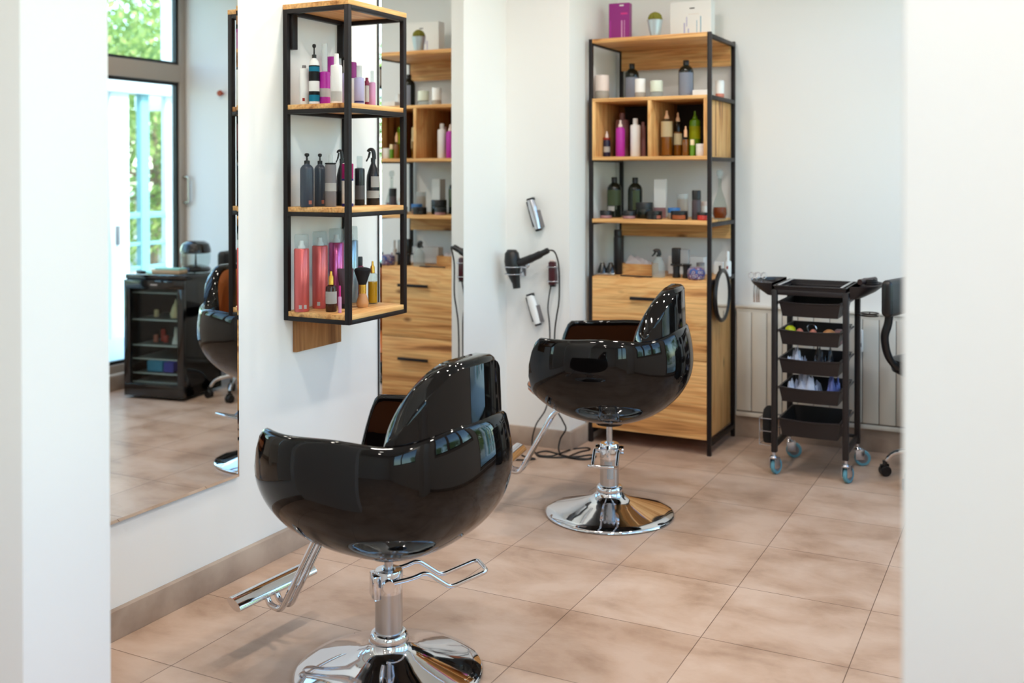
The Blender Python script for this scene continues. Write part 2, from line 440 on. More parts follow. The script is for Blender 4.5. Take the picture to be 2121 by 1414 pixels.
def chair_back():
    """wrap-round upper back: thick lacquered hood rising behind the arms"""
    bm = NB(); NT = 80; rows = []
    for i in range(NT+1):
        th = -HM+2*HM*i/NT; px, py = plan(th); rl = math.hypot(px, py); z0 = rim(th)-.04; hf = hump_h(th); h = hf+.035
        tk = .064; sec = []
        u_ = abs(th)/HM
        drop = (.016+.030*smoothstep(.25, .8, u_))*smoothstep(0, .08, hf); cut = .012+.022*smoothstep(.25, .8, u_)
        n = 9; hr = h-drop
        for j in range(n+1):            # outer side up to the ridge
            t = j/n; sec.append((hood_s(t*hr/h), z0+hr*t))
        s1 = hood_s(1)
        sec.append((s1-.003/rl, z0+hr+.12*drop)); sec.append((s1-cut*.5/rl, z0+hr+.55*drop)); sec.append((s1-cut/rl, z0+hr+.88*drop))
        sec.append((s1-(cut+.006)/rl, z0+h)); sec.append((s1-(tk-.010)/rl, z0+h+.001)); sec.append((s1-tk/rl, z0+h-.008))
        for j in range(n, -1, -1):      # inner side going down
            t = j/n*.9; sec.append((hood_s(t)-tk/rl, z0+h*t))
        rows.append([bm.verts.new((px*s, py*s, z)) for s, z in sec])
    for a, b2 in zip(rows, rows[1:]):
        for j in range(len(a)): bm.faces.new((a[j], a[(j+1) % len(a)], b2[(j+1) % len(a)], b2[j]))
    bm.faces.new(rows[0]); bm.faces.new(rows[-1][::-1])
    return bm
def chair_back_pad():
    bm = NB(); NT = 40; HP = HM*1.0; rows = []
    for i in range(NT+1):
        u = -1+2*i/NT; th = HP*u; px, py = plan(th); rl = math.hypot(px, py)
        z0 = .17; z1 = rim(th)-.04+(hump_h(th)+.035)*.93-.012*(1-abs(u))
        row_i = []
        n = 12
        edge = (1-abs(u)**6)**.5 if abs(u) < 1 else 0
        for j in range(n+1):
            t = j/n; z = z0+(z1-z0)*t
            tt = max(0, min(1, (z-(rim(th)-.035))/max(.02, hump_h(th)+.03)))
            s = hood_s(tt)
            bulge = .026*edge*(1-abs(2*t-1)**6)**.5
            row_i.append(bm.verts.new((px*(s-(.067+bulge)/rl), py*(s-(.067+bulge)/rl), z)))
        rows.append(row_i)
    for a, b2 in zip(rows, rows[1:]):
        for j in range(n): bm.faces.new((a[j], a[j+1], b2[j+1], b2[j]))
    bmesh.ops.solidify(bm, geom=bm.faces[:], thickness=-.004)
    return bm
def chair_seat():
    bm = NB(); NT = 96
    prf = [(0, .192), (.5, .193), (.82, .19), (.93, .184), (.965, .17), (.96, .15), (.9, .13), (0, .13)]
    rings = []
    for s, z in prf:
        if s == 0: rings.append([bm.verts.new((0, 0, z))]); continue
        rg = []
        for i in range(NT):
            th = -PI+2*PI*i/NT; px, py = plan(th)
            f = 1.0+(.05 if abs(th) > 2.3 else 0)*smoothstep(2.3, 2.7, abs(th))
            rg.append(bm.verts.new((px*s*.9*f, py*s*.9, z-.012*smoothstep(2.4, 3.0, abs(th))*(s > .5))))
        rings.append(rg)
    for a, b2 in zip(rings, rings[1:]):
        for i in range(NT):
            j = (i+1) % NT
            if len(a) == 1: bm.faces.new((a[0], b2[i], b2[j]))
            elif len(b2) == 1: bm.faces.new((a[i], b2[0], a[j]))
            else: bm.faces.new((a[i], b2[i], b2[j], a[j]))
    return bm
def styling_chair(x, y, face, zb, lever_ang, lab, sticker):
    """face: angle of the forward direction; zb: height of the shell's lowest point"""
    t = thing('styling_chair', (x, y, 0), face, lab, 'salon chair', 'black styling chairs on round chrome bases')
    def up(bm, z):
        bmesh.ops.translate(bm, vec=(0, 0, z), verts=bm.verts[:]); return bm
    obj('shell', up(chair_shell(), zb), M_SHELL, t, smooth=60)
    obj('backrest', up(chair_back(), zb), M_SHELL, t, smooth=50)
    obj('backrest_cushion', up(chair_back_pad(), zb), M_ORANGE, t, smooth=60)
    obj('seat_cushion', up(chair_seat(), zb), M_ORANGE, t, smooth=60)
    bs = [(0, 0), (.262, 0), (.266, .004), (.265, .009), (.258, .014), (.23, .022), (.18, .036), (.13, .051), (.095, .063), (.07, .075), (.058, .088), (.056, .094), (0, .094)]
    obj('base_disc', lt(bs, seg=96), M_CHROME, t, smooth=50)
    obj('base_collar', lt([(.0, .09), (.05, .09), (.054, .094), (.056, .104), (.053, .112), (.048, .118), (.042, .12), (0, .12)], seg=48), M_CHROME, t)
    obj('pump_cylinder', lt([(0, .116), (.0385, .116), (.0385, .235), (0, .235)], seg=48), M_BRUSH, t)
    obj('cylinder_cap', lt([(0, .23), (.0395, .23), (.040, .285), (.037, .291), (.02, .292), (.018, .286), (0, .286)], seg=48), M_CHROME, t)
    obj('piston_rod', lt([(0, .28), (.0125, .28), (.0125, zb+.012), (0, zb+.012)], seg=24), M_BRUSH, t)
    obj('seat_plate', lt([(0, zb+.02), (.06, zb+.02), (.055, zb-.004), (0, zb-.006)], seg=32), M_SHELL, t)
    # pump lever: bent rod loop
    la = lever_ang-face; ca, sa = math.cos(la), math.sin(la)
    def P(r, s, z): return (r*ca-s*sa, r*sa+s*ca, z)
    h = .048
    loop = [P(-.01, h, .268), P(.06, h, .276), P(.095, h, .288), P(.165, h, .236), P(.275, h, .268), P(.275, -h, .268), P(.165, -h, .236), P(.095, -h, .288), P(.06, -h, .276), P(-.01, -h, .268)]
    lv = obj('pump_lever', tb(fillet(loop, .018), .0062, seg=12), M_CHROME, t, smooth=60)
    bm = NB()
    for s in (-1, 1):
        lathe(bm, [(0, -.010), (.017, -.010), (.019, 0), (.017, .010), (0, .010)], seg=20, mat=Matrix.Translation(P(-.012, s*h, .262)) @ Matrix.Rotation(la, 4, 'Z') @ Matrix.Rotation(PI/2, 4, 'X'))
    box(bm, -.05, -.03, -.03, .03, .215, .285, .006, mat=Matrix.Rotation(la, 4, 'Z'))
    obj('lever_bracket', bm, M_CHROME, lv)
    # footrest: two tubes and a broad foot bar
    ft = obj('footrest', NB(), M_CHROME, t)
    bm = NB()
    for s in (-.020, .020):
        tube(bm, fillet([(.16, s, zb+.06), (.235, s, zb+.03), (.385, s, zb-.235), (.432, s, zb-.228), (.446, s, zb-.19)], .035, 7), .0095, seg=14)
    o = ft; o.data.name = 'footrest'; bmesh.ops.recalc_face_normals(bm, faces=bm.faces[:]); bm.to_mesh(o.data); bm.free()
    for p in o.data.polygons: p.use_smooth = True
    bm = NB()
    for k in range(2):
        pass
    rg = []
    for yy in (-.165, .165):
        rg.append([bm.verts.new((.432+.026*math.cos(2*PI*q/24), yy, zb-.176+.015*math.sin(2*PI*q/24)+.010*math.cos(2*PI*q/24))) for q in range(24)])
    for q in range(24): bm.faces.new((rg[0][q], rg[0][(q+1) % 24], rg[1][(q+1) % 24], rg[1][q]))
    bm.faces.new(rg[0]); bm.faces.new(rg[1][::-1])
    obj('foot_bar', bm, M_CHROME, ft, smooth=50)
    if sticker:
        bm = NB(); ang0 = math.atan2(-y, -x)-face
        for (a0, a1, z0, z1) in ((-.55, .30, .205, .222), (-.25, .42, .152, .206)):
            K = 8; r = .0392
            vs = [[bm.verts.new((r*math.cos(ang0+a0+(a1-a0)*k/K), r*math.sin(ang0+a0+(a1-a0)*k/K), z)) for k in range(K+1)] for z in (z0, z1)]
            for k in range(K): bm.faces.new((vs[0][k], vs[0][k+1], vs[1][k+1], vs[1][k]))
        bmesh.ops.solidify(bm, geom=bm.faces[:], thickness=.0006)
        obj('sticker', bm, M_WHITE, t)
    return t
def view_dir(lat, dep):
    v = CR*lat+CF*dep; return math.atan2(v.y, v.x)
styling_chair(-1.632, 2.436, math.atan2(.06, -1), .335, view_dir(.95, .33), 'black lacquered styling chair nearest the opening, in front of the tall mirror', False)
styling_chair(-1.588, 3.995, math.atan2(-.164, -.982), .374, view_dir(-.22, -1), 'black lacquered styling chair farther back, in front of the oak shelf unit', True)

# ------------------------------------------------------------------ tall shelf unit
CX0, CX1, CY0, CY1, CH = -2.112, -1.459, 5.02, 5.48, 2.10
u = thing('shelf_unit', ((CX0+CX1)/2, (CY0+CY1)/2, 0), 0, 'tall oak shelf unit with black steel frame standing against the back wall', 'shelf')
def part(name, bm, m, parent, smooth=35): return obj(name, bm, m, parent, smooth, world=True)
P2 = .020
for (x, y) in ((CX0, CY0), (CX1-P2, CY0), (CX0, CY1-P2), (CX1-P2, CY1-P2)):
    part('post', bx(x, x+P2, y, y+P2, 0, CH, .002), M_STEEL, u)
for z in (CH-.012, 1.785, 1.478, 1.150, .863, .062):
    for x in (CX0, CX1-P2): part('side_rail', bx(x, x+P2, CY0+P2, CY1-P2, z-.016, z+.004, .001), M_STEEL, u)
xi0, xi1 = CX0+P2, CX1-P2
part('shelf_board', bx(xi0, xi1, CY0, CY1-P2, CH-.022, CH-.001, .001), M_OAKX, u)['label'] = 'oak top board'
part('shelf_board', bx(xi0, xi1, CY0, CY1-P2, 1.146, 1.166, .001), M_OAKX, u)['label'] = 'oak shelf board below the open box'
part('back_board', bx(xi0, xi1, CY1-.036, CY1-.018, 1.97, CH-.022), M_OAKX, u)
part('back_board', bx(xi0, xi1, CY1-.036, CY1-.018, 1.055, 1.146), M_OAKX, u)
# open box with a divider
part('box_top', bx(xi0, xi1, CY0, CY1-P2, 1.772, 1.790, .001), M_OAKX, u); part('box_floor', bx(xi0, xi1, CY0, CY1-P2, 1.470, 1.488, .001), M_OAKX, u)
part('box_side', bx(xi0, xi0+.018, CY0, CY1-P2, 1.488, 1.772, .001), M_OAKZ, u); part('box_side', bx(xi1-.018, xi1, CY0, CY1-P2, 1.488, 1.772, .001), M_OAKZ, u)
DV = -1.779
part('divider', bx(DV-.009, DV+.009, CY0, CY1-P2-.012, 1.488, 1.772, .001), M_OAKZ, u)
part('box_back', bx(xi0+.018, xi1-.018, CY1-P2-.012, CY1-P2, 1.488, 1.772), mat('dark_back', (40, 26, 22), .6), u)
# drawer cabinet
bm = NB(); box(bm, xi0, xi1, CY0+.018, CY1-P2, .075, .868, .001); part('cabinet_body', bm, M_OAKZ, u)
for (z0, z1, hz) in ((.470, .866, .765), (.078, .466, .345)):
    d = part('drawer', bx(xi0+.001, xi1-.001, CY0-.001, CY0+.017, z0, z1, .0015), M_OAKX, u)
    bm = NB(); xm = (xi0+xi1)/2+.01; box(bm, xm-.10, xm+.10, CY0-.028, CY0-.016, hz-.008, hz+.008, .002)
    for s in (-.085, .085): box(bm, xm+s-.004, xm+s+.004, CY0-.02, CY0, hz-.004, hz+.004)
    part('handle', bm, M_STEEL, d)

# ------------------------------------------------------------------ hanging wall shelf
HX, HY0, HY1 = -2.2, 3.035, 3.415; HZ0, HZ1 = .860, 2.022
h = thing('wall_shelf', ((WX+HX)/2, (HY0+HY1)/2, HZ0), 0, 'hanging wall shelf with black steel frame and four oak boards between the mirrors', 'shelf')
for (x, y) in ((WX, HY0), (HX-P2, HY0), (WX, HY1-P2), (HX-P2, HY1-P2)):
    part('post', bx(x, x+P2, y, y+P2, HZ0, HZ1-.018, .002), M_STEEL, h)
BZ = [.894, 1.279, 1.654, 2.022]
for k, z in enumerate(BZ):
    top = (k == 3); th_ = .018
    part('shelf_board', bx(WX+(0 if top else .004), HX-(0 if top else .003), HY0+(0 if top else .003), HY1-(0 if top else .003), z-th_, z, .001), M_OAKY, h)
    bm = NB(); zb = z-th_
    for y in (HY0, HY1-P2): box(bm, WX+P2, HX-P2, y, y+P2, zb-.016, zb, .001)
    for x in (WX, HX-P2): box(bm, x, x+P2, HY0+P2, HY1-P2, zb-.016, zb, .001)
    part('frame_rail', bm, M_STEEL, h)
for y in (HY0+.02, HY1-.05): part('wall_bracket', bx(WX, WX+.03, y, y+.03, 1.86, 1.99, .002), M_STEEL, h)
part('backing_panel', bx(WX, WX+.018, HY0+.052, HY1-.05, .735, HZ0, .001), wood('oak_panel_upright', 'z', (176, 126, 78), (152, 104, 62), (112, 72, 42), 5), h)
# small things on the shelves: recipes follow
# ------------------------------------------------------------------ bottles, jars and boxes
def lathe_part(name, root, pr, w, h, m, seg=26, label=None):
    o = obj(name, lt([(r*w/2, z*h) for r, z in pr], seg=seg), m, root, smooth=40)
    if label: o['label'] = label
    return o
def rounded(r0=.0, r1=1, zt=1, rb=.04):
    return [(0, 0), (r1*.94, 0), (r1, rb*.4)]
KINDS = {}
def kind(f): KINDS[f.__name__] = f; return f
@kind
def pump(root, w, h, c):          # shoulder bottle with pump head
    s = c.get('s', .72)
    lathe_part('body', root, [(0, 0), (.93, 0), (1, .012), (1, s-.06), (.95, s-.02), (.75, s+.02), (.45, s+.05), (.40, s+.07), (0, s+.07)], w, h, c['body'])
    lathe_part('pump_head', root, [(0, s+.06), (.42, s+.06), (.42, s+.12), (.16, s+.13), (.13, .93), (.34, .95), (.36, .985), (.2, 1), (0, 1)], w, h, c['cap'])
@kind
def capped(root, w, h, c):        # straight bottle or can with a separate cap
    s = c.get('s', .8); cw = c.get('cw', .6)
    lathe_part('body', root, [(0, 0), (.94, 0), (1, .01), (1, s-.05), (.93, s-.015), (cw*.9, s), (0, s)], w, h, c['body'])
    lathe_part('cap', root, [(0, s), (cw, s), (cw, .97), (cw*.9, 1), (0, 1)], w, h, c['cap'])
@kind
def spray_can(root, w, h, c):     # aerosol with a clear overcap
    s = c.get('s', .82)
    lathe_part('body', root, [(0, 0), (.94, 0), (1, .008), (1, s-.012), (.9, s), (0, s)], w, h, c['body'])
    lathe_part('nozzle', root, [(0, s), (.5, s), (.46, s+.03), (.3, s+.05), (.28, s+.10), (0, s+.10)], w, h, c.get('noz', M_WHITE))
    lathe_part('clear_cap', root, [(.93, s), (.93, .97), (.86, 1), (0, 1)], w, h, c['cap'])
@kind
def round_shoulder(root, w, h, c):  # dark apothecary bottle
    lathe_part('body', root, [(0, 0), (.94, 0), (1, .012), (1, .66), (.95, .74), (.78, .80), (.5, .845), (.36, .865), (.36, .88), (0, .88)], w, h, c['body'])
    lathe_part('cap', root, [(0, .87), (.40, .87), (.40, .99), (.36, 1), (0, 1)], w, h, c['cap'])
@kind
def trigger(root, w, h, c):       # trigger spray bottle
    lathe_part('body', root, [(0, 0), (.94, 0), (1, .012), (1, .40), (.92, .52), (.62, .64), (.34, .72), (.30, .76), (0, .76)], w, h, c['body'])
    bm = NB(); W = w/2; d = c.get('dir', 1)
    lathe(bm, [(0, .75*h), (.34*W, .75*h), (.34*W, .82*h), (.2*W, .83*h), (0, .83*h)], seg=16)
    pts = [(.15*W*d, 0, .80*h), (.1*W*d, 0, .90*h), (-.1*W*d, 0, .965*h), (-.55*W*d, 0, .965*h), (-.75*W*d, 0, .93*h)]
    tube(bm, smooth_path(pts, 4), [.34*W]*8+[.30*W]*4+[.26*W]*4+[.22*W], seg=10, rx=.8)
    tube(bm, smooth_path([(-.45*W*d, 0, .93*h), (-.65*W*d, 0, .84*h), (-1.0*W*d, 0, .76*h)], 4), [.13*W]*5+[.09*W]*4, seg=8, rx=1.6)
    o = obj('trigger_head', bm, c['cap'], root, smooth=50)
@kind
def jar(root, w, h, c):
    s = c.get('s', .62)
    lathe_part('body', root, [(0, 0), (.92, 0), (1, .06), (1, s-.06), (.94, s), (0, s)], w, h, c['body'])
    lathe_part('lid', root, [(0, s), (1.0, s), (1.0, .95), (.95, 1), (0, 1)], w, h, c['cap'])
@kind
def dropper(root, w, h, c):       # slim oil bottle with a long cap
    s = c.get('s', .68); lv = c.get('lv', .5)
    if c.get('oil'):
        lathe_part('oil', root, [(0, .02), (.86, .02), (.9, .04), (.9, lv), (0, lv)], w, h, c['oil'])
    lathe_part('body', root, [(0, 0), (.94, 0), (1, .015), (1, s-.05), (.9, s-.01), (.5, s+.02), (.40, s+.03), (0, s+.03)], w, h, c['body'])
    lathe_part('cap', root, [(0, s+.01), (.46, s+.01), (.44, .86), (.24, .90), (.20, .99), (0, 1)], w, h, c['cap'])
@kind
def tube_pack(root, w, h, c):     # squeeze tube standing on its cap
    lathe_part('cap', root, [(0, 0), (.62, 0), (.64, .1), (.62, .12), (0, .12)], w, h, c['cap'])
    bm = NB(); rings = []
    for t in [0, .1, .25, .5, .75, .92, 1]:
        a = (.62+.38*t)*w/2; b_ = (.60*(1-t)+.04)*w/2; z = h*(.12+.88*t)
        rings.append([bm.verts.new((a*math.cos(2*PI*k/24), b_*math.sin(2*PI*k/24), z)) for k in range(24)])
    for a, b_ in zip(rings, rings[1:]):
        for k in range(24): bm.faces.new((a[k], b_[k], b_[(k+1) % 24], a[(k+1) % 24]))
    bm.faces.new(rings[0]); bm.faces.new(rings[-1])
    obj('body', bm, c['body'], root)
@kind
def carton(root, w, h, c):
    d = c.get('d', .6)*w
    obj('body', bx(-w/2, w/2, -d/2, d/2, 0, h, .0015, 1), c['body'], root)
    for k, (x0, x1, z0, z1, mt) in enumerate(c.get('marks', [])):
        obj('printed_mark', bx(x0*w, x1*w, -d/2-.0008, -d/2, z0*h, z1*h), mt, root)
def item(kind_, name, label, cat, group, x, y, z, w, h, rz=None, bands=(), **c):
    if rz is None: rz = math.atan2(-y, -x)+PI/2      # front turned to the room's opening
    t = thing(name, (x, y, z), rz, label, cat, group)
    KINDS[kind_](t, w, h, c)
    for b_ in bands:                                  # printed band or label wrapped round the body
        z0, z1, mt = b_[:3]; a0, a1 = (b_[3], b_[4]) if len(b_) > 3 else (0, 2*PI)
        bm = NB(); K = 26; r = w/2*(b_[5] if len(b_) > 5 else 1.012); full = (a1-a0) > 6.2
        vs = [[bm.verts.new((r*math.cos(a0+(a1-a0)*k/K), r*math.sin(a0+(a1-a0)*k/K), zz*h)) for k in range(K if full else K+1)] for zz in (z0, z1)]
        n = K if full else K
        for k in range(n):
            k2 = (k+1) % K if full else k+1
            bm.faces.new((vs[0][k], vs[0][k2], vs[1][k2], vs[1][k]))
        bmesh.ops.solidify(bm, geom=bm.faces[:], thickness=.0004)
        obj('label_band', bm, mt, t)
    return t
FR = (-PI*.86, -PI*.14)   # the part of a round body that faces the opening
def px_item(kind_, name, label, cat, group, x, ytop, ybase, wpx, Y=None, X=None, z=0, **c):
    p = at_y(x, ybase, Y) if Y is not None else at_x(x, ybase, X)
    D = depth((p.x, p.y, 1.2))
    return item(kind_, name, label, cat, group, p.x, p.y, z+.0006, wpx*D/F_PX, (ybase-ytop)*D/F_PX, **c)

c_ = lambda n, rgb, r=.3, **k: mat(n, rgb, r, **k)
M_AMB = c_('amber_body', (58, 30, 20), .12); M_DKBT = c_('dark_bottle', (30, 30, 34), .25); M_SLATE = c_('slate_bottle', (58, 66, 78), .3)
M_MAG = c_('magenta', (176, 40, 158), .35); M_PUR = c_('purple_deep', (142, 26, 122), .35); M_LAV = c_('lavender', (176, 176, 212), .35)
M_TEAL = c_('teal_band', (20, 150, 184), .4); M_RED = c_('red_mark', (190, 60, 50), .4); M_MAR = c_('maroon', (120, 24, 60), .3)
M_PNK = c_('pink_body', (206, 150, 190), .3); M_HOT = c_('hot_pink', (204, 40, 130), .35); M_NAVY = c_('navy_print', (70, 64, 140), .4)
M_CAN = c_('rose_metal', (212, 104, 102), .3, metal=.5); M_CAN2 = c_('violet_metal', (196, 96, 150), .22, metal=.7); M_CAN3 = c_('steel_blue_can', (150, 172, 186), .25, metal=.6)
M_OIL = c_('golden_oil', (222, 158, 26), .12); M_OILA = c_('amber_oil', (150, 84, 18), .15); M_CREAM = c_('cream_label', (240, 224, 180), .5)
M_GRN = c_('green_bottle', (92, 138, 16), .25); M_LIME = c_('lime_label', (196, 204, 20), .4); M_MAUVE = c_('mauve_bottle', (150, 108, 110), .4)
M_GBLK = c_('olive_black_glass', (22, 26, 20), .1); M_OLV = c_('olive_label', (104, 118, 84), .4); M_BLUL = c_('pale_blue_label', (180, 188, 206), .5)
M_FRST = frosted('frosted_cap', (232, 236, 236), .55); M_CLR = frosted('clear_plastic', (236, 242, 242), .82)
M_GREYT = c_('grey_label', (120, 116, 118), .5); M_BLU = c_('blue_lid', (50, 108, 170), .35); M_ORG = c_('orange_label', (206, 116, 70), .5)
M_REDJ = c_('red_jar', (186, 52, 42), .3); M_COPL = c_('copper_pink_label', (202, 124, 104), .5); M_SILV = c_('silver_cap', (200, 200, 205), .2, metal=.9)
M_BEECH = c_('beech_handle', (196, 136, 84), .4); M_BRIS = c_('black_bristles', (16, 14, 16), .8)
M_INK = c_('dark_ink', (60, 56, 60), .6); M_GLJ = frosted('milky_glass', (214, 206, 196), .5)

# --- hanging shelf, upper level
g = 'bottles on the upper board of the wall shelf'
A = dict(z=BZ[2]); XB = -2.40; XF = -2.32
px_item('capped', 'spray_can', 'slim white can with grey cap and red dot, leftmost on the upper board', 'can', g, 630, 137, 218, 19, X=-2.42, **A, s=.93, cw=.45, body=M_WHITE, cap=M_GREYT, bands=[(.08, .16, M_RED, -PI*.62, -PI*.45)])
px_item('pump', 'pump_bottle', 'tall white bottle with teal and black bands and black pump', 'bottle', g, 651, 92, 216, 22, X=-2.37, **A, s=.70, body=M_WHITE, cap=M_BLKPL, bands=[(.04, .15, M_TEAL), (.15, .21, M_BLKPL), (.38, .54, M_BLKPL), (.54, .62, M_TEAL), (.62, .64, M_BLKPL)])
px_item('capped', 'shampoo_bottle', 'purple bottle with white band and tall frosted cap on the wall shelf', 'bottle', g, 672.5, 90, 216, 23, X=XB+.05, **A, s=.54, cw=.52, body=M_MAG, cap=M_FRST, bands=[(.12, .26, M_PAPER)])
px_item('capped', 'shampoo_bottle', 'plain white bottle tapering to the neck, left of the front post', 'bottle', g, 697, 112, 215, 24, X=XF+.04, **A, s=.78, cw=.42, body=M_WHITE, cap=M_WHITE, bands=[(.04, .24, M_PAPER, *FR)])
px_item('capped', 'spray_bottle', 'white bottle with purple spray top behind the plain white bottle', 'bottle', g, 688, 108, 213, 22, X=-2.44, **A, s=.62, cw=.95, body=M_WHITE, cap=M_MAG)
px_item('capped', 'shampoo_bottle', 'lavender bottle with white top just left of the front post', 'bottle', g, 716, 120, 214, 16, X=XF, **A, s=.72, cw=.5, body=M_LAV, cap=M_WHITE)
px_item('capped', 'spray_bottle', 'white bottle with purple trigger top behind the front post', 'bottle', g, 729, 116, 213, 22, X=-2.43, **A, s=.66, cw=.9, body=M_WHITE, cap=M_PUR)
px_item('capped', 'shampoo_bottle', 'lavender bottle with white top, right of the front post', 'bottle', g, 744, 130, 215, 21, X=XF, **A, s=.72, cw=.52, body=M_LAV, cap=M_FRST, bands=[(.0, .08, M_WHITE), (.1, .14, M_NAVY, *FR)])
px_item('capped', 'nail_bottle', 'slim maroon and white bottle beside the pink bottle on the wall shelf', 'bottle', g, 760, 158, 217, 9, X=XF+.05, **A, s=.9, cw=.7, body=M_MAR, cap=M_MAR, bands=[(.15, .72, M_PAPER)])
px_item('capped', 'shampoo_bottle', 'pink bottle with clear pointed cap, rightmost on the upper board', 'bottle', g, 771, 140, 217, 14, X=XF, **A, s=.70, cw=.5, body=M_PNK, cap=M_CLR)
# --- middle level
g = 'bottles on the middle board of the wall shelf'
A = dict(z=BZ[1])
px_item('pump', 'pump_bottle', 'wide dark slate bottle with black pump, leftmost on the middle board', 'bottle', g, 636, 320, 431, 28, X=-2.40, **A, s=.74, body=M_SLATE, cap=M_BLKPL, bands=[(.05, .12, M_COPL, -PI*.42, -PI*.26)])
px_item('pump', 'pump_bottle', 'slate bottle with black pump, second from the left on the middle board', 'bottle', g, 663, 321, 430, 24, X=-2.40, **A, s=.74, body=M_SLATE, cap=M_BLKPL, bands=[(.05, .12, M_COPL, -PI*.42, -PI*.26)])
px_item('capped', 'lotion_bottle', 'square-shouldered grey bottle with white band and clear cap', 'bottle', g, 685, 322, 429, 23, X=-2.33, **A, s=.83, cw=.4, body=M_GREYT, cap=M_FRST, bands=[(.30, .46, M_PAPER), (.82, .85, M_BLKPL)])
px_item('trigger', 'trigger_spray_bottle', 'black trigger spray bottle left of the front post', 'bottle', g, 707, 312, 429, 21, X=-2.38, **A, body=M_DKBT, cap=M_BLKPL, bands=[(.0, .25, M_BLKPL)])
px_item('capped', 'cream_tube', 'pink and white bottle with black cap behind the front post', 'bottle', g, 720, 331, 431, 24, X=-2.30, **A, s=.90, cw=.7, body=M_PAPER, cap=M_BLKPL, bands=[(.57, .88, M_HOT), (.53, .57, M_NAVY), (.0, .06, M_NAVY)])
px_item('capped', 'lotion_bottle', 'black bottle with clear silver cap, right of the front post', 'bottle', g, 745, 327, 429, 21, X=-2.34, **A, s=.76, cw=.55, body=M_DKBT, cap=M_CLR, bands=[(.12, .4, M_GREYT, *FR)])
px_item('trigger', 'trigger_spray_bottle', 'dark trigger spray bottle with two pale labels, rightmost on the middle board', 'bottle', g, 773, 311, 429, 28, X=-2.32, **A, body=M_DKBT, cap=M_BLKPL, bands=[(.12, .25, M_PAPER, *FR), (.31, .50, M_PAPER, -PI*.6, -PI*.15)])
# --- lower level
g = 'things on the lowest board of the wall shelf'
A = dict(z=BZ[0])
px_item('spray_can', 'hairspray_can', 'tall rose pink spray can with clear cap, leftmost of the cans', 'can', g, 625, 484, 643, 31, X=-2.43, **A, body=M_CAN, cap=M_CLR, bands=[(.04, .09, M_PAPER, -PI*.62, -PI*.5), (.04, .09, M_PAPER, -PI*.4, -PI*.28)])
px_item('spray_can', 'hairspray_can', 'tall rose pink spray can with clear cap, second from the left', 'can', g, 663, 482, 640, 32, X=-2.43, **A, body=M_CAN, cap=M_CLR, bands=[(.04, .09, M_PAPER, -PI*.62, -PI*.5)])
px_item('spray_can', 'hairspray_can', 'shiny violet pink spray can with clear cap behind the amber dropper bottle', 'can', g, 697, 479, 637, 32, X=-2.43, **A, body=M_CAN2, cap=M_CLR)
px_item('spray_can', 'hairspray_can', 'steel blue spray can with clear cap behind the front post', 'can', g, 727, 477, 634, 30, X=-2.43, **A, body=M_CAN3, cap=M_CLR)
px_item('dropper', 'serum_bottle', 'small dark amber bottle with white label and gold pump', 'bottle', g, 686, 560, 644, 23, X=-2.33, **A, s=.64, body=M_AMB, cap=M_GOLD, bands=[(.2, .50, M_PAPER)])
px_item('capped', 'nail_bottle', 'thin pink bottle beside the white-labelled amber bottle', 'bottle', g, 704, 590, 646, 7, X=-2.28, **A, s=.6, cw=.6, body=M_PNK, cap=M_HOT)
px_item('tube_pack', 'cream_tube', 'dark squeeze tube standing on its cap behind the front post', 'tube', g, 716, 558, 640, 34, X=-2.34, **A, body=mat('plum_tube', (74, 44, 54), .35), cap=M_BLKPL, bands=[])
def powder_brush():
    p = at_x(751, 640, -2.30); D = depth(p); s = D/F_PX
    t = thing('powder_brush', (p.x, p.y, BZ[0]+.0006), 0, 'fan-shaped black powder brush standing on its wooden handle', 'brush', None)
    hh = 82*s; w = 36*s
    lathe_part('handle', t, [(0, 0), (.60, 0), (.68, .05), (.70, .12), (.56, .24), (.44, .32), (.42, .36), (0, .36)], w, hh, M_BEECH)
    lathe_part('ferrule', t, [(0, .35), (.44, .35), (.44, .58), (0, .58)], w, hh, M_GOLD)
    lathe_part('bristles', t, [(0, .57), (.44, .57), (.7, .75), (.98, .93), (.9, .97), (.5, 1), (0, 1)], w, hh, M_BRIS)
powder_brush()
px_item('capped', 'serum_bottle', 'dark bottle with black cap behind the powder brush', 'bottle', g, 745, 545, 637, 17, X=-2.42, **A, s=.8, cw=.75, body=M_MAR, cap=M_BLKPL)
px_item('dropper', 'hair_oil_bottle', 'clear bottle of golden oil with gold cap beside the powder brush', 'bottle', g, 772, 553, 641, 21, X=-2.33, **A, s=.70, lv=.52, oil=M_OIL, body=M_GLASSC, cap=M_GOLD)

# --- tall unit, on top
T = CH
def carton_px(name, label, cat, group, x, ytop, wpx, Y, z, hm, d, rz, m, marks=()):
    p = at_y(x, ytop, Y); D = depth(p)
    return item('carton', name, label, cat, group, p.x, p.y, z+.0006, wpx*D/F_PX, hm, rz=rz, body=m, d=d, marks=list(marks))
carton_px('product_box', 'purple carton standing on top of the oak unit', 'box', None, 1285, 40, 44, 5.22, T, .205, .45, .10, M_PUR,
          [(.08, .40, .70, .75, M_HOT), (.02, .22, .92, .955, M_PAPER), (.10, .16, .04, .55, M_PNK), (.24, .27, .04, .55, M_PNK), (-.44, -.40, .1, .55, M_MAG)])
carton_px('product_box', 'white carton with thin coloured lines on top of the oak unit', 'box', None, 1434, 40, 88, 5.34, T, .205, .30, .0, M_WHITE,
          [(-.02, .10, .80, .83, M_INK), (-.16, -.13, .05, .45, M_LAV), (-.06, -.035, .02, .30, M_LAV), (.24, .255, .05, .6, M_TEAL), (.15, .16, .1, .5, M_TEAL), (-.05, .2, .66, .67, M_PINKW), (-.10, -.08, .35, .60, M_LAV)])
p = at_y(1357, 70, 5.08); D = depth(p)
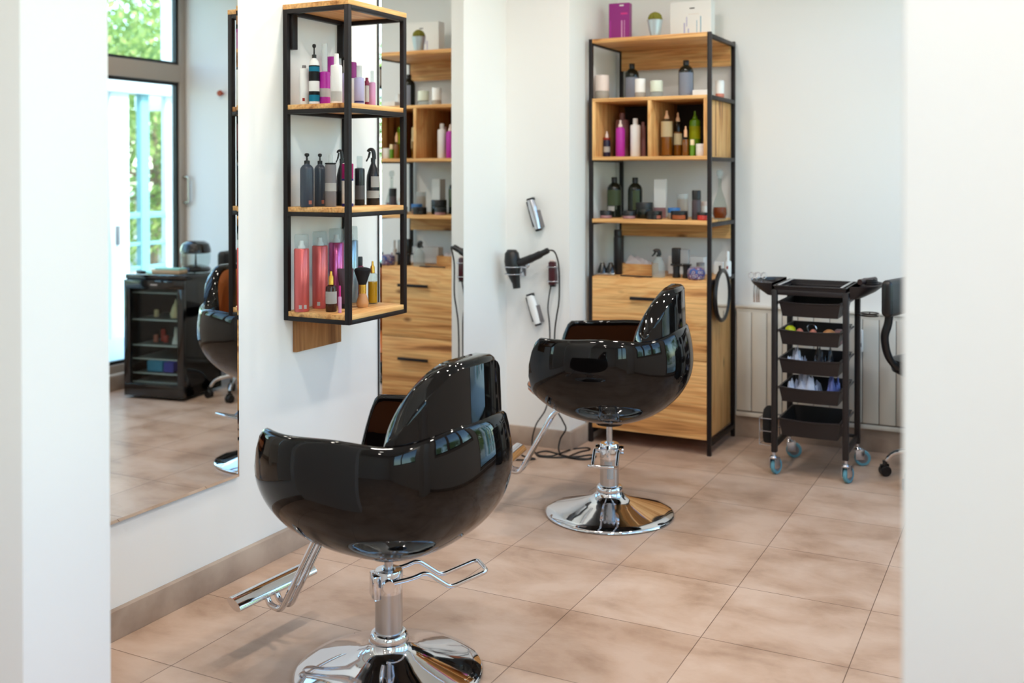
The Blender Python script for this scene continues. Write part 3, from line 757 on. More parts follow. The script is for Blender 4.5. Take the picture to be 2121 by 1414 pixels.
t = thing('potted_cactus', (p.x, p.y, T+.0006), 0, 'small round green cactus in a metal bucket pot on top of the oak unit', 'plant')
obj('pot', lt([(0, 0), (.026, 0), (.040, .082), (.042, .084), (.038, .084), (.036, .07), (0, .07)]), mat('zinc_pot', (190, 200, 204), .3, metal=.7), t)
bm = NB(); bmesh.ops.create_icosphere(bm, subdivisions=4, radius=.034)
for v in bm.verts:
    v.co *= 1+.09*math.sin(13*math.atan2(v.co.y, v.co.x))*(1-abs(v.co.z)/.034)+R.uniform(-.03, .03); v.co.z = v.co.z*.95+.092
obj('cactus', bm, mat('cactus_green', (120, 116, 36), .8), t)

# --- tall unit, upper open shelf
g = 'bottles and jars on the upper open shelf'
A = dict(Y=5.2, z=1.790)
def ci(k, n, l, c2, x, yt, yb, w_, **kw):
    B = dict(A); B.update({q: kw.pop(q) for q in ('Y', 'z') if q in kw})
    return px_item(k, n, l, c2, g, x, yt, yb, w_, **B, **kw)
ci('jar', 'cream_jar', 'squat white and clear jar leftmost on the upper open shelf', 'jar', 1247, 157, 207, 29, s=.35, body=M_GLJ, cap=M_PINKW, Y=5.12)
ci('round_shoulder', 'apothecary_bottle', 'black round-shouldered bottle with pale label, left on the upper open shelf', 'bottle', 1309, 131, 207, 29, Y=5.25, body=M_GBLK, cap=M_BLKPL, bands=[(.05, .62, M_BLUL, *FR)])
ci('jar', 'cream_jar', 'white-capped jar overlapping the left black bottle', 'jar', 1326, 165, 205, 22, s=.3, body=M_GLJ, cap=M_WHITE, Y=5.12)
ci('jar', 'cream_jar', 'clear jar with pale green lid in the middle of the upper open shelf', 'jar', 1360, 169, 204, 26, s=.35, body=M_CLR, cap=mat('pale_green_lid', (216, 224, 208), .5), Y=5.12)
ci('round_shoulder', 'apothecary_bottle', 'black round-shouldered bottle with blue-grey label, right on the upper open shelf', 'bottle', 1421, 126, 203, 31, Y=5.18, body=M_GBLK, cap=M_BLKPL, bands=[(.05, .66, M_BLUL, *FR)])
ci('carton', 'soap_box', 'low white box right of the blue-labelled bottle', 'box', 1455, 189, 202, 38, body=M_WHITE, d=.5, rz=.1, Y=5.14)
ci('jar', 'cream_jar', 'small white jar with copper bottom beside the right post', 'jar', 1491, 167, 203, 18, s=.25, body=M_COPL, cap=M_WHITE, Y=5.3)
# --- open box, left and right
g = 'bottles in the open box'
A = dict(Y=5.13, z=1.488)
ci('dropper', 'nail_bottle', 'small dark bottle with red collar in the open box', 'bottle', 1257, 271, 324, 15, s=.66, body=c_('ink_bottle', (40, 34, 60), .3), cap=M_PINKW, bands=[(.66, .74, M_RED), (.18, .4, M_PAPER, *FR)])
ci('capped', 'shampoo_bottle', 'tall mauve bottle behind the magenta bottle', 'bottle', 1289, 231, 322, 28, s=.86, cw=.4, body=M_MAUVE, cap=M_MAUVE, Y=5.25)
ci('dropper', 'shampoo_bottle', 'slim magenta bottle with pale nozzle in the open box', 'bottle', 1285, 248, 324, 19, s=.78, body=M_MAG, cap=M_PINKW, Y=5.10)
ci('capped', 'shampoo_bottle', 'white bottle with white cap in the left half of the open box', 'bottle', 1316, 245, 324, 21, s=.84, cw=.5, body=M_WHITE, cap=M_WHITE)
ci('capped', 'shampoo_bottle', 'narrow mauve bottle beside the box divider', 'bottle', 1332, 251, 323, 11, s=.9, cw=.6, body=M_MAUVE, cap=M_MAUVE, Y=5.2)
ci('dropper', 'hair_oil_bottle', 'amber oil bottle with cream label and copper pump, left of three', 'bottle', 1381, 227, 322, 24, s=.80, lv=.7, oil=M_OILA, body=M_GLASSC, cap=mat('peach_cap', (228, 180, 140), .35), bands=[(.42, .76, M_CREAM)])
ci('dropper', 'hair_oil_bottle', 'amber oil bottle with small cream label, middle of three', 'bottle', 1404, 230, 321, 19, s=.78, lv=.55, oil=M_OILA, body=M_GLASSC, cap=mat('peach_cap', (228, 180, 140), .35), bands=[(.26, .52, M_CREAM, *FR)], Y=5.18)
ci('dropper', 'hair_oil_bottle', 'small amber bottle with copper cap beside the lime green bottle', 'bottle', 1420, 261, 323, 15, s=.62, lv=.55, oil=M_OILA, body=M_GLASSC, cap=mat('peach_cap', (228, 180, 140), .35), Y=5.09)
ci('dropper', 'shampoo_bottle', 'lime green bottle with yellow label and thin nozzle', 'bottle', 1439.5, 228, 322, 23, s=.80, body=M_GRN, cap=M_GRN, bands=[(.38, .66, M_LIME)], Y=5.18)
ci('capped', 'nail_bottle', 'tiny cork-topped green bottle in front of the lime bottle', 'bottle', 1434, 288, 322, 10, s=.66, cw=.9, body=M_GRN, cap=M_CREAM, Y=5.09)
ci('jar', 'cream_jar', 'short white pot at the right end of the open box', 'jar', 1452, 299, 324, 21, s=.7, body=M_WHITE, cap=M_WHITE, Y=5.10)
# --- middle open shelf
g = 'bottles and jars on the middle open shelf'
A = dict(Y=5.2, z=1.166)
ci('round_shoulder', 'apothecary_bottle', 'olive black bottle, left of the pair on the middle open shelf', 'bottle', 1272.5, 360, 443, 30, Y=5.22, body=M_GBLK, cap=M_BLKPL, bands=[(.30, .68, M_OLV, *FR), (.16, .28, M_PAPER, -PI*.85, -PI*.5)])
ci('round_shoulder', 'apothecary_bottle', 'olive black bottle, right of the pair on the middle open shelf', 'bottle', 1315.5, 360, 443, 30, Y=5.22, body=M_GBLK, cap=M_BLKPL, bands=[(.2, .68, M_OLV, -PI*.6, -PI*.3)])
ci('carton', 'product_box', 'tall pale carton in the middle of the middle open shelf', 'box', 1368, 367, 447, 25, body=M_PAPER, d=.8, rz=.2, Y=5.25, marks=[(-.5, .5, 0, .27, M_MAUVE)])
ci('jar', 'cream_jar', 'pinkish clear jar behind the orange-labelled jar', 'jar', 1414, 393, 443, 23, s=.8, body=M_GLJ, cap=M_FRST, Y=5.25)
ci('capped', 'spray_can', 'slim dark can with black cap on the middle open shelf', 'can', 1442.5, 388, 449, 19, s=.68, cw=.98, body=mat('dark_can', (70, 56, 60), .3), cap=M_BLKPL, Y=5.12)
ci('jar', 'cream_jar', 'white jar with flower print behind the red pot', 'jar', 1462, 405, 441, 19, s=.75, body=M_WHITE, cap=M_PINKW, Y=5.24)
ci('jar', 'hair_wax_pot', 'small dark pot with pale rim, leftmost on the middle open shelf', 'jar', 1255, 434, 450, 25, s=.4, body=M_MAUVE, cap=M_BLKPL, Y=5.08)
ci('jar', 'hair_wax_pot', 'small dark pot with pale rim in front of the right olive bottle', 'jar', 1303, 434, 450, 26, s=.4, body=M_MAUVE, cap=M_BLKPL, Y=5.08)
ci('jar', 'hair_mask_jar', 'large black jar with dark lid behind the small pots', 'jar', 1335, 415, 448, 36, s=.6, body=M_GBLK, cap=M_BLKPL, Y=5.16)
ci('jar', 'hair_wax_pot', 'dark pot with copper label in front of the pale carton', 'jar', 1355, 434, 451, 33, s=.6, body=M_BLKPL, cap=M_BLKPL, Y=5.08, bands=[(.1, .5, M_COPL, -PI*.4, -PI*.2)])
ci('jar', 'cream_jar', 'jar with bright blue lid on the middle open shelf', 'jar', 1396, 424, 447, 26, s=.55, body=M_GLJ, cap=M_BLU, Y=5.17)
ci('jar', 'hair_wax_pot', 'dark pot with wide orange label in front of the blue-lidded jar', 'jar', 1407, 434, 452, 35, s=.6, body=M_BLKPL, cap=M_BLKPL, Y=5.08, bands=[(.08, .55, M_ORG, -PI*.8, -PI*.25)])
ci('jar', 'hair_wax_pot', 'red pot with black lid near the right post', 'jar', 1458, 436, 452, 27, s=.66, body=M_REDJ, cap=M_BLKPL, Y=5.08)
def decanter():
    p = at_y(1491, 447, 5.24); s = depth(p)/F_PX; h_ = 103*s; w_ = 31*s
    t = thing('decanter', (p.x, p.y, 1.1666), 0, 'clear glass decanter with ball stopper and amber liquid by the right post', 'bottle')
    lathe_part('amber_liquid', t, [(0, .02), (.72, .02), (.92, .10), (.90, .20), (.80, .24), (0, .24)], w_, h_, c_('cognac', (140, 60, 22), .1))
    lathe_part('body', t, [(0, 0), (.78, 0), (.8, .02), (1, .11), (.95, .24), (.68, .40), (.36, .54), (.22, .62), (.22, .80), (.30, .82)], w_, h_, M_GLASSC)
    lathe_part('stopper', t, [(0, .80), (.2, .80), (.22, .84), (.40, .88), (.44, .93), (.36, .98), (0, 1)], w_, h_, M_CLR)
decanter()
# --- cabinet top
g = 'things on top of the drawers'
A = dict(Y=5.2, z=.868)
ZC = .8686
p = at_y(1256, 571, 5.09); t = thing('sunglasses', (p.x, p.y, ZC), .2, 'dark glossy hair clips with a silver foot at the left end of the drawer top', 'hair clip')
bm = NB()
for dx in (-.022, .022): lathe(bm, [(0, .012), (.028, .012), (.024, .03), (.012, .06), (.008, .066), (0, .066)], seg=16, mat=Matrix.Translation((dx, 0, 0)))
obj('clip_body', bm, M_BLKGL, t); obj('foot', bx(-.045, .045, -.018, .018, 0, .012, .004), M_SILV, t); t.name = 'hair_clip'
ci('capped', 'dry_shampoo_bottle', 'tall slim matt black bottle standing left on the drawer top', 'bottle', 1280, 474, 566, 18, s=.86, cw=.92, body=M_BLKPL, cap=M_BLKPL, Y=5.16)
p = at_y(1324, 562, 5.24); t = thing('wooden_tray', (p.x, p.y, ZC), .03, 'small oak tray with crumpled white towel behind the spray bottle', 'tray')
bm = NB(); box(bm, -.088, .088, -.06, .06, 0, .012); box(bm, -.088, .088, -.06, -.05, .012, .055); box(bm, -.088, .088, .05, .06, .012, .055); box(bm, -.088, -.078, -.05, .05, .012, .055); box(bm, .078, .088, -.05, .05, .012, .055)
obj('tray', bm, M_OAKX, t)
t2 = thing('folded_towel', (p.x, p.y, ZC+.0125), .03, 'crumpled pale towel lying in the small oak tray', 'towel')
bm = NB(); bmesh.ops.create_grid(bm, x_segments=26, y_segments=16, size=1)
for v in bm.verts:
    x, y = v.co.x, v.co.y; e = (1-x**8)*(1-y**8)
    v.co = Vector((x*.076, y*.046, e*(.058+.010*math.sin(x*7+y*5)+.008*math.cos(y*9-x*3)-.02*x)))
bmesh.ops.solidify(bm, geom=bm.faces[:], thickness=.002)
obj('towel_cloth', bm, mat('towel_grey', (206, 196, 196), .9), t2)
p = at_y(1318, 570, 5.07); t = thing('comb', (p.x, p.y, ZC), 0, 'long black comb lying at the front of the drawer top', 'comb')
obj('spine', bx(-.085, .085, -.012, -.003, 0, .006, .002), M_BLKPL, t)
bm = NB()
for k in range(40): box(bm, -.075+.004*k, -.073+.004*k, -.003, .016, .001, .005)
obj('teeth', bm, M_BLKPL, t)
ci('trigger', 'water_sprayer', 'clear water sprayer with black trigger on the drawer top', 'bottle', 1364, 515, 572, 27, body=M_CLR, cap=M_BLKPL, Y=5.10)
p = at_y(1410, 572, 5.12); t = thing('shaving_kit_stand', (p.x, p.y, ZC), .1, 'black shaver stand with twin cups and square head on the drawer top', 'shaver')
bm = NB()
for dx in (-.022, .030): lathe(bm, [(0, 0), (.019, 0), (.021, .004), (.017, .03), (.019, .06), (0, .06)], seg=20, mat=Matrix.Translation((dx, 0, 0)))
obj('cups', bm, M_BLKPL, t); obj('deck', bx(-.05, .054, -.02, .022, .06, .072, .004), M_BLKGL, t); obj('head', bx(-.045, .0, -.018, .02, .072, .152, .006), M_BLKPL, t); obj('window_cover', bx(.0, .044, -.016, .018, .072, .146, .005), mat('smoky_plastic', (150, 150, 150), .2), t)
ci('carton', 'product_box', 'wide white box behind the black shaver stand', 'box', 1424, 529, 566, 76, body=M_WHITE, d=.3, rz=0, Y=5.32)
p = at_y(1442, 578, 5.08); t = thing('patterned_tin', (p.x, p.y, ZC), .0, 'round blue patterned tin at the front right of the drawer top', 'tin')
mt = mat('blue_pattern', (60, 70, 120), .3); bb = bsdf(mt); tc = N(mt, 'ShaderNodeTexCoord'); vo = N(mt, 'ShaderNodeTexVoronoi'); vo.inputs['Scale'].default_value = 60; L(mt, tc.outputs['Object'], vo.inputs['Vector'])
L(mt, ramp(mt, vo.outputs['Distance'], [(.2, (50, 50, 96)), (.35, (190, 190, 210)), (.5, (120, 54, 60)), (.7, (60, 96, 160))]), bb.inputs['Base Color'])
obj('tin_body', lt([(0, 0), (.036, 0), (.042, .006), (.046, .03), (.043, .05), (.03, .06), (0, .062)]), mt, t)
ci('jar', 'cotton_jar', 'small glass jar of brown pads behind the blue patterned tin', 'jar', 1451, 536, 566, 17, s=.8, body=M_GLJ, cap=M_GREYT, Y=5.2)
ci('carton', 'product_box', 'small white box by the right rear post on the drawer top', 'box', 1490, 540, 566, 20, body=M_WHITE, d=.8, rz=0, Y=5.40)
ci('capped', 'lotion_bottle', 'white pointed bottle with a red mark by the right rear post', 'bottle', 1507, 508, 560, 15, s=.62, cw=.5, body=M_WHITE, cap=M_WHITE, Y=5.30, bands=[(.3, .42, M_RED, -PI*.6, -PI*.45)])
# round mirror hung on the side of the unit
t = thing('round_mirror', (CX1+.004, 5.165, .785), 0, 'round black-framed hand mirror hung on the right side of the oak unit', 'mirror')
Mx = Matrix.Translation((.012, 0, 0)) @ Matrix.Rotation(PI/2, 4, 'Y')
obj('frame', tb([(.012, .125*math.cos(a), .125*math.sin(a)) for a in [2*PI*k/48 for k in range(48)]], .011, closed=True, rx=1.0), M_BLKPL, t)
obj('mirror_face', lt([(0, -.003), (.12, -.003), (.12, .003), (0, .003)], seg=48, mat=Mx), mm, t)
obj('hook', bx(-.0035, .004, -.01, .01, .10, .15, .001), M_STEEL, t)
# ------------------------------------------------------------------ tools on the column
KY = PY
def on_col(x, y, off=.03): return at_y(x, y, KY-off)
def clipper(x, yt, yb, xt, xb, body, lab):
    a = on_col(xt, yt); b_ = on_col(xb, yb); c0 = (a+b_)/2; ln = (a-b_).length
    t = thing('hair_clipper', (c0.x, KY, c0.z), 0, lab, 'hair clipper', None)
    ang = math.atan2((a-b_).x, (a-b_).z)
    Rt = Matrix.Rotation(ang, 4, 'Y')
    bm = NB(); n = 14; rings = []
    for k in range(n+1):
        u_ = k/n; z = (-.5+u_)*ln*.88; wd = .017+.006*math.sin(u_*PI)+(.002 if u_ > .7 else 0)
        rings.append([bm.verts.new((wd*math.cos(q), -.032+.018*math.sin(q), z)) for q in [2*PI*i/18 for i in range(18)]])
    for r0, r1 in zip(rings, rings[1:]):
        for i in range(18): bm.faces.new((r0[i], r0[(i+1) % 18], r1[(i+1) % 18], r1[i]))
    bm.faces.new(rings[0]); bm.faces.new(rings[-1]); bm.transform(Rt)
    obj('body', bm, body, t)
    bm = NB(); box(bm, -.020, .020, -.040, -.014, ln*.40, ln*.5, .004); box(bm, -.016, .016, -.044, -.02, -ln*.5, -ln*.42, .004); bm.transform(Rt); obj('blade_head', bm, M_BLKPL, t)
    bm = NB(); box(bm, -.026, -.017, -.040, -.004, -ln*.35, ln*.42, .003); bm.transform(Rt); obj('side_grip', bm, M_BLKPL, t)
    bm = NB(); box(bm, -.018, .022, -.014, 0, -ln*.42, ln*.06, .003); box(bm, .018, .024, -.040, -.0, -ln*.42, ln*.10, .002); bm.transform(Rt); obj('wall_holder', bm, mat('grey_holder', (110, 104, 104), .4), t)
clipper(1108, 410, 478, 1098, 1117, M_SILV, 'silver hair clipper with black head, hung above the hair dryer')
clipper(1104, 608, 674, 1097, 1116, M_WHITE, 'white hair clipper with black grip, hung below the hair dryer')
# dark red trimmer with cord
a = on_col(1144, 538); b_ = on_col(1144, 590)
t = thing('beard_trimmer', (a.x, KY, (a.z+b_.z)/2), 0, 'dark red trimmer clipped upright on the column beside the dryer cord', 'hair clipper')
hz = (a.z-b_.z)/2
obj('body', bx(-.017, .017, -.045, -.012, -hz, hz*.86, .006), c_('oxblood', (70, 22, 30), .3), t)
bm = NB(); box(bm, -.022, .022, -.012, 0, -hz*.9, hz*.5, .003)
for z in (hz*.45, -hz*.7): tube(bm, fillet([(-.022, -.004, z), (-.022, -.05, z), (.022, -.05, z), (.022, -.004, z)], .01), .003, seg=8)
obj('wall_holder', bm, M_SILV, t)
obj('foot', bx(-.012, .016, -.042, -.016, -hz*1.12, -hz, .003), M_BLKPL, t)
obj('blade', bx(-.013, .013, -.036, -.02, hz*.86, hz, .002), M_PINKW, t)
# hair dryer
o0 = on_col(1062, 560, .10)
t = thing('hair_dryer', (o0.x, KY, o0.z), 0, 'black hair dryer hanging nozzle down in a ring holder on the column', 'hair dryer')
def dl(x, y, off=.10):
    p = at_y(x, y, KY-off); return Vector((p.x-o0.x, -off, p.z-o0.z))
axp = [dl(1060, 517), dl(1060, 524), dl(1061, 540), dl(1063, 556), dl(1066, 574), dl(1069, 585), dl(1070.5, 597)]
rad = [.022, .036, .041, .040, .028, .021, .019]
bm = NB(); tube(bm, axp, rad, seg=24)
obj('barrel', bm, M_BLKPL, t, smooth=60)
hp = [dl(1068, 545), dl(1085, 541), dl(1105, 533), dl(1122, 525), dl(1136, 518)]
bm = NB(); tube(bm, smooth_path(hp, 5), [.020]*5+[.021]*5+[.019]*5+[.015]*5+[.013], seg=16)
obj('handle', bm, M_BLKPL, t, smooth=60)
bm = NB()
for yy, rr_ in ((552, .044), (567, .042)):
    c0 = dl(1063, yy); tube(bm, [c0+Vector((rr_*math.cos(q), rr_*math.sin(q), 0)) for q in [2*PI*k/32 for k in range(32)]], .003, seg=8, closed=True)
    tube(bm, [c0+Vector((0, rr_, 0)), Vector((c0.x, -.002, c0.z))], .004, seg=8)
box(bm, dl(1063, 560).x-.025, dl(1063, 560).x+.025, -.006, 0, dl(1063, 575).z, dl(1063, 545).z, .003)
tube(bm, smooth_path([dl(1078, 552), dl(1092, 553), dl(1094, 547), dl(1088, 545)], 5), .006, seg=8)
obj('ring_holder', bm, M_SILV, t, smooth=60)
# dryer cord down to the floor and in loops on the tiles
cy = KY-.04
def cp(x, y, off=.04): return at_y(x, y, KY-off)
def fp(x, y, z=.004):
    d = px_ray(x, y); return EYE + d*((z-1.4)/d.z)
pts = [cp(1136, 518, .10), cp(1147, 520, .085), cp(1154, 534, .06), cp(1158, 560), cp(1158, 620), cp(1153, 655), cp(1149, 690), cp(1148, 760), cp(1152, 840), cp(1165, 870, .05), cp(1172, 888, .07)]
pts += [cp(1161, 908, .05), cp(1157, 928, .07), fp(1162, 941), fp(1175, 946), fp(1200, 951), fp(1222, 950), fp(1234, 945), fp(1222, 942), fp(1200, 945), fp(1180, 946), fp(1150, 947), fp(1118, 945), fp(1112, 938), fp(1130, 934), fp(1150, 938), fp(1180, 946, .010), fp(1215, 950), fp(1230, 945, .010)]
o = obj('power_cord', tb(smooth_path(pts, 8), .0042, seg=8), M_CORD, None, smooth=80); tag(o, 'black cord running from the dryer handle down the column into loops on the tiles', 'cord')
pts = [cp(1141, 592), cp(1137, 615), cp(1135, 640), cp(1138, 670), cp(1139, 705), cp(1138, 780), cp(1132, 842), cp(1110, 880, .06), cp(1102, 918, .055), fp(1112, 940), fp(1140, 944, .008), fp(1162, 938, .012), fp(1185, 930), fp(1216, 927), fp(1221, 931), fp(1200, 936), fp(1180, 944, .010)]
o = obj('power_cord', tb(smooth_path(pts, 8), .0038, seg=8), M_CORD, None, smooth=80); tag(o, 'thin black cord hanging from the dark red trimmer down to the tiles', 'cord')
pts = [fp(1040, 915), fp(1062, 925), fp(1078, 940), fp(1090, 946), fp(1108, 950), fp(1085, 952), fp(1056, 951), fp(1030, 948)]
o = obj('power_cord', tb(smooth_path(pts, 8), .004, seg=8), M_CORD, None, smooth=80); tag(o, 'black cord lying on the tiles along the foot of the mirror wall', 'cord')

# ------------------------------------------------------------------ radiator
r0, r1 = -1.445, .12
t = thing('radiator', ((r0+r1)/2, BY, 0), 0, 'cream panel radiator along the back wall behind the trolley', 'radiator')
bm = NB(); n = int((r1-r0)/.080)
for k in range(n):
    x = r0-t.location.x+k*.080
    box(bm, x+.0015, x+.0785, -.052, -.044, .148, .668, .003)
obj('front_panel', bm, M_RAD, t)
obj('core', bx(r0-t.location.x, r0-t.location.x+n*.08, -.044, -.010, .135, .672), M_RADG, t)
bm = NB(); xx = r0-t.location.x; xe = xx+n*.08
box(bm, xx-.006, xe+.006, -.056, 0, .690, .702, .003); box(bm, xx, xe, -.050, -.046, .668, .690)
obj('top_grille', bm, M_RAD, t)
bm = NB(); box(bm, xx, xe, -.054, -.01, .118, .140, .003); obj('bottom_rail', bm, M_RAD, t)

# wall socket above the radiator line, seen between the trolley posts
p = at_y(1783, 705, 5.44)
t = thing('thermostat_valve', (p.x, BY-.056, p.z), 0, 'small white switch box on the radiator front, right of the trolley', 'switch')
obj('case', bx(-.012, .012, -.018, 0, -.055, .055, .004), M_WHITE, t); obj('button', bx(-.006, .006, -.022, -.018, -.03, -.01, .002), M_GREYT, t); t.name = 'switch_box'

# ------------------------------------------------------------------ trolley
TX0, TX1, TY0, TY1 = -1.122, -.776, 4.845, 5.200
t = thing('salon_trolley', ((TX0+TX1)/2, (TY0+TY1)/2, 0), 0, 'black salon trolley with five drawers and blue-tyred castors beside the oak unit', 'trolley')
ps = .026
for (x, y) in ((TX0, TY0), (TX1-ps, TY0), (TX0, TY1-ps), (TX1-ps, TY1-ps)):
    part('post', bx(x, x+ps, y, y+ps*1.1, .105, .862, .004), M_TROL, t)
bm = NB()
for y in (TY0+.004, TY1-ps): box(bm, TX0+ps, TX1-ps, y, y+.016, .838, .862, .003)
for x in (TX0, TX1-ps): box(bm, x, x+ps, TY0+ps, TY1-ps, .838, .862, .003)
part('top_frame', bm, M_TROL, t)
part('frame_rail', bx(TX0+ps, TX1-ps, TY1-ps, TY1-ps+.014, .135, .150, .002), M_TROL, t)
for x in (TX0+.004, TX1-ps+.004): part('frame_rail', bx(x, x+.014, TY0+ps, TY1-ps, .120, .150, .002), M_TROL, t)
def tray(bm, x0, x1, y0, y1, z0, z1, tp=.02, wl=.004, bow=0):
    """open tray with sloping walls, front (low y) may bow out"""
    def ring(x0, x1, y0, y1, z, b_):
        K = 10; v = []
        for k in range(K+1):
            u_ = k/K; v.append(bm.verts.new((x0+(x1-x0)*u_, y0-b_*math.sin(PI*u_), z-b_*.35*math.sin(PI*u_)*(z > z0+.01))))
        v.append(bm.verts.new((x1, y1, z))); v.append(bm.verts.new((x0, y1, z))); return v
    A_ = [ring(x0+tp, x1-tp, y0+tp, y1-tp, z0, bow*.6), ring(x0, x1, y0, y1, z1-.006, bow), ring(x0-.004, x1+.004, y0-.006, y1+.004, z1-.004, bow), ring(x0-.004, x1+.004, y0-.006, y1+.004, z1, bow),
          ring(x0+wl, x1-wl, y0+wl, y1-wl, z1, bow), ring(x0+tp+wl, x1-tp-wl, y0+tp+wl, y1-tp-wl, z0+wl, bow*.6)]
    for a, b_ in zip(A_, A_[1:]):
        n = len(a)
        for k in range(n): bm.faces.new((a[k], a[(k+1) % n], b_[(k+1) % n], b_[k]))
    bm.faces.new(A_[0][::-1]); bm.faces.new(A_[-1])
    return bm
bm = NB(); tray(bm, TX0+.012, TX1-.012, TY0+.008, TY1-.012, .845, .882, .004); part('top_tray', bm, M_TROL, t)
def side_tray(sx):
    bm = NB(); K = 20
    xe = TX0-.002 if sx < 0 else TX1+.002; ym = (TY0+TY1)/2; Lw = .125; hw = .160
    def ring(sc, z):
        v = []
        for k in range(K+1):
            a = -PI/2+PI*k/K; v.append(bm.verts.new((xe+sx*Lw*abs(math.cos(a))**.7*sc, ym+hw*math.sin(a)*(sc*.1+.9), z)))
        return v
    A_ = [ring(.35, .832), ring(.72, .856), ring(1, .884), ring(1.02, .890), ring(.97, .890), ring(.9, .876), ring(.35, .862)]
    for a, b_ in zip(A_, A_[1:]):
        n = len(a)
        for k in range(n): bm.faces.new((a[k], a[(k+1) % n], b_[(k+1) % n], b_[k]))
    bm.faces.new(A_[0]); bm.faces.new(A_[-1]); part('side_tray', bm, M_TROL, t, 50)
side_tray(-1); side_tray(1)
dz = [(.742, .812), (.612, .682), (.480, .550), (.348, .418), (.190, .272)]
for k, (z0, z1) in enumerate(dz):
    bm = NB(); tray(bm, TX0+ps+.012, TX1-ps-.010, TY0-.004, TY1-ps-.02, z0, z1, .012, .004, .012)
    part('drawer', bm, M_TROL, t)
    for x in (TX0+ps, TX1-ps-.006): part('drawer_runner', bx(x, x+.006, TY0+.02, TY1-.03, z1-.018, z1-.008, .001), mat('grey_steel', (140, 136, 136), .35, metal=.8), t)
part('edge_trim', bx(TX0+ps, TX0+ps+.012, TY0+.01, TY1-.03, .882, .8855, .001), M_SILV, t)
part('edge_trim', bx(TX1-ps-.012, TX1-ps, TY0+.01, TY1-.03, .882, .8855, .001), M_SILV, t)
for (x, y, a) in ((TX0+.011, TY0+.011, 1.25), (TX1-.011, TY0+.011, 1.25), (TX0+.011, TY1-.011, .35), (TX1-.011, TY1-.011, .35)):
    cst = thing('castor', (x-t.location.x, y-t.location.y, 0), a, None, None); cst.parent = t; cst.name = 'castor'
    off = .022
    bm = NB(); lathe(bm, [(0, .085), (.008, .085), (.008, .108), (0, .108)], seg=12)
    lathe(bm, [(0, .076), (.018, .076), (.020, .082), (.016, .088), (0, .088)], seg=20)
    for s in (-1, 1): box(bm, -.012, off+.008, s*.014-.0015, s*.014+.0015, .030, .080, .001)
    obj('fork', bm, M_SILV, cst)
    Mw = Matrix.Translation((off, 0, .0375)) @ Matrix.Rotation(PI/2, 4, 'X')
    obj('tyre', lt([(.024, -.010), (.034, -.010), (.0375, -.006), (.0375, .006), (.034, .010), (.024, .010), (.024, -.010)], seg=32, mat=Mw), M_RUB, cst)
    obj('hub', lt([(0, -.009), (.025, -.009), (.025, .009), (0, .009)], seg=24, mat=Mw), M_GREYT, cst)
tz = t
# things in the trolley
def small(name, lab, cat, group, x, y, z, bm, m, rz=0):
    o = obj(name, bm, m, None); o.location = (x, y, z); o.rotation_euler = (0, 0, rz); return tag(o, lab, cat, group)
def ball(rx, ry, rz_, sub=3):
    bm = NB(); bmesh.ops.create_icosphere(bm, subdivisions=sub, radius=1)
    for v in bm.verts: v.co = Vector((v.co.x*rx, v.co.y*ry, (v.co.z+1)*rz_))
    return bm
zf = dz[1][0]+.0045
g = 'small things in the second trolley drawer'
small('hair_roller', 'bright lime green ball in the second trolley drawer', 'hair roller', g, -1.045, 4.90, zf, lt([(0, 0), (.017, .004), (.026, .022), (.027, .045), (.022, .066), (.012, .076), (0, .078)]), M_LIME)
small('wooden_brush_head', 'large tan wooden brush head at the right of the second drawer', 'brush', g, -.868, 4.89, zf, ball(.034, .022, .036), M_BEECH, .3)
small('makeup_sponge', 'small copper-coloured sponge left of centre in the second drawer', 'sponge', g, -1.00, 4.89, zf, ball(.020, .016, .034), M_COPL)
small('makeup_sponge', 'brown sponge in the middle of the second trolley drawer', 'sponge', g, -.94, 4.89, zf, ball(.020, .018, .034), M_COPL)
small('clip_ring', 'dark glossy ring standing in the second trolley drawer', 'ring', g, -.955, 4.94, zf, tb([(.02*math.cos(q), 0, .062+.02*math.sin(q)) for q in [2*PI*k/20 for k in range(20)]]+[(.02, 0, .062)], .004, seg=8), M_SILV)
small('hair_pin_box', 'brown hair pin box at the right end of the second drawer', 'box', g, -.834, 4.93, zf, bx(-.014, .014, -.03, .03, 0, .066, .004), M_MAUVE)
def crumple(sx_, sy_, h_, sd):
    rr_ = random.Random(sd); bm = NB(); bmesh.ops.create_grid(bm, x_segments=30, y_segments=18, size=1)
    ph = [rr_.uniform(0, 6) for _ in range(6)]
    for v in bm.verts:
        x, y = v.co.x, v.co.y; e = max(0, (1-x**6)*(1-y**6))
        zz = .55+.25*math.sin(5*x+ph[0]+2*y)+.18*math.sin(9*x-6*y+ph[1])+.16*abs(math.sin(7*y+4*x+ph[2]))+.1*math.sin(17*x+11*y+ph[3])
        v.co = Vector((x*sx_, y*sy_, max(.001, e*h_*zz)))
    bmesh.ops.solidify(bm, geom=bm.faces[:], thickness=.0012); return bm
M_CL1 = mat('pale_blue_cloth', (206, 212, 232), .8); M_CL2 = mat('blue_cloth', (120, 132, 196), .8)
small('folded_cloth', 'crumpled white cloth at the left of the third trolley drawer', 'cloth', None, -1.02, 4.92, dz[2][0]+.0045, crumple(.045, .05, .095, 3), M_CL1)
small('plastic_cape', 'crumpled dark cape at the right of the third trolley drawer', 'cloth', None, -.905, 4.94, dz[2][0]+.0045, crumple(.048, .06, .105, 5), mat('dark_foil', (52, 50, 56), .25))
small('folded_cloth', 'crumpled white and pale blue towel filling the fourth trolley drawer', 'cloth', None, -.985, 4.93, dz[3][0]+.0045, crumple(.078, .06, .125, 8), M_CL1)
small('folded_cloth', 'blue cloth corner at the right end of the fourth trolley drawer', 'cloth', None, -.858, 4.93, dz[3][0]+.0045, crumple(.030, .06, .125, 9), M_CL2)
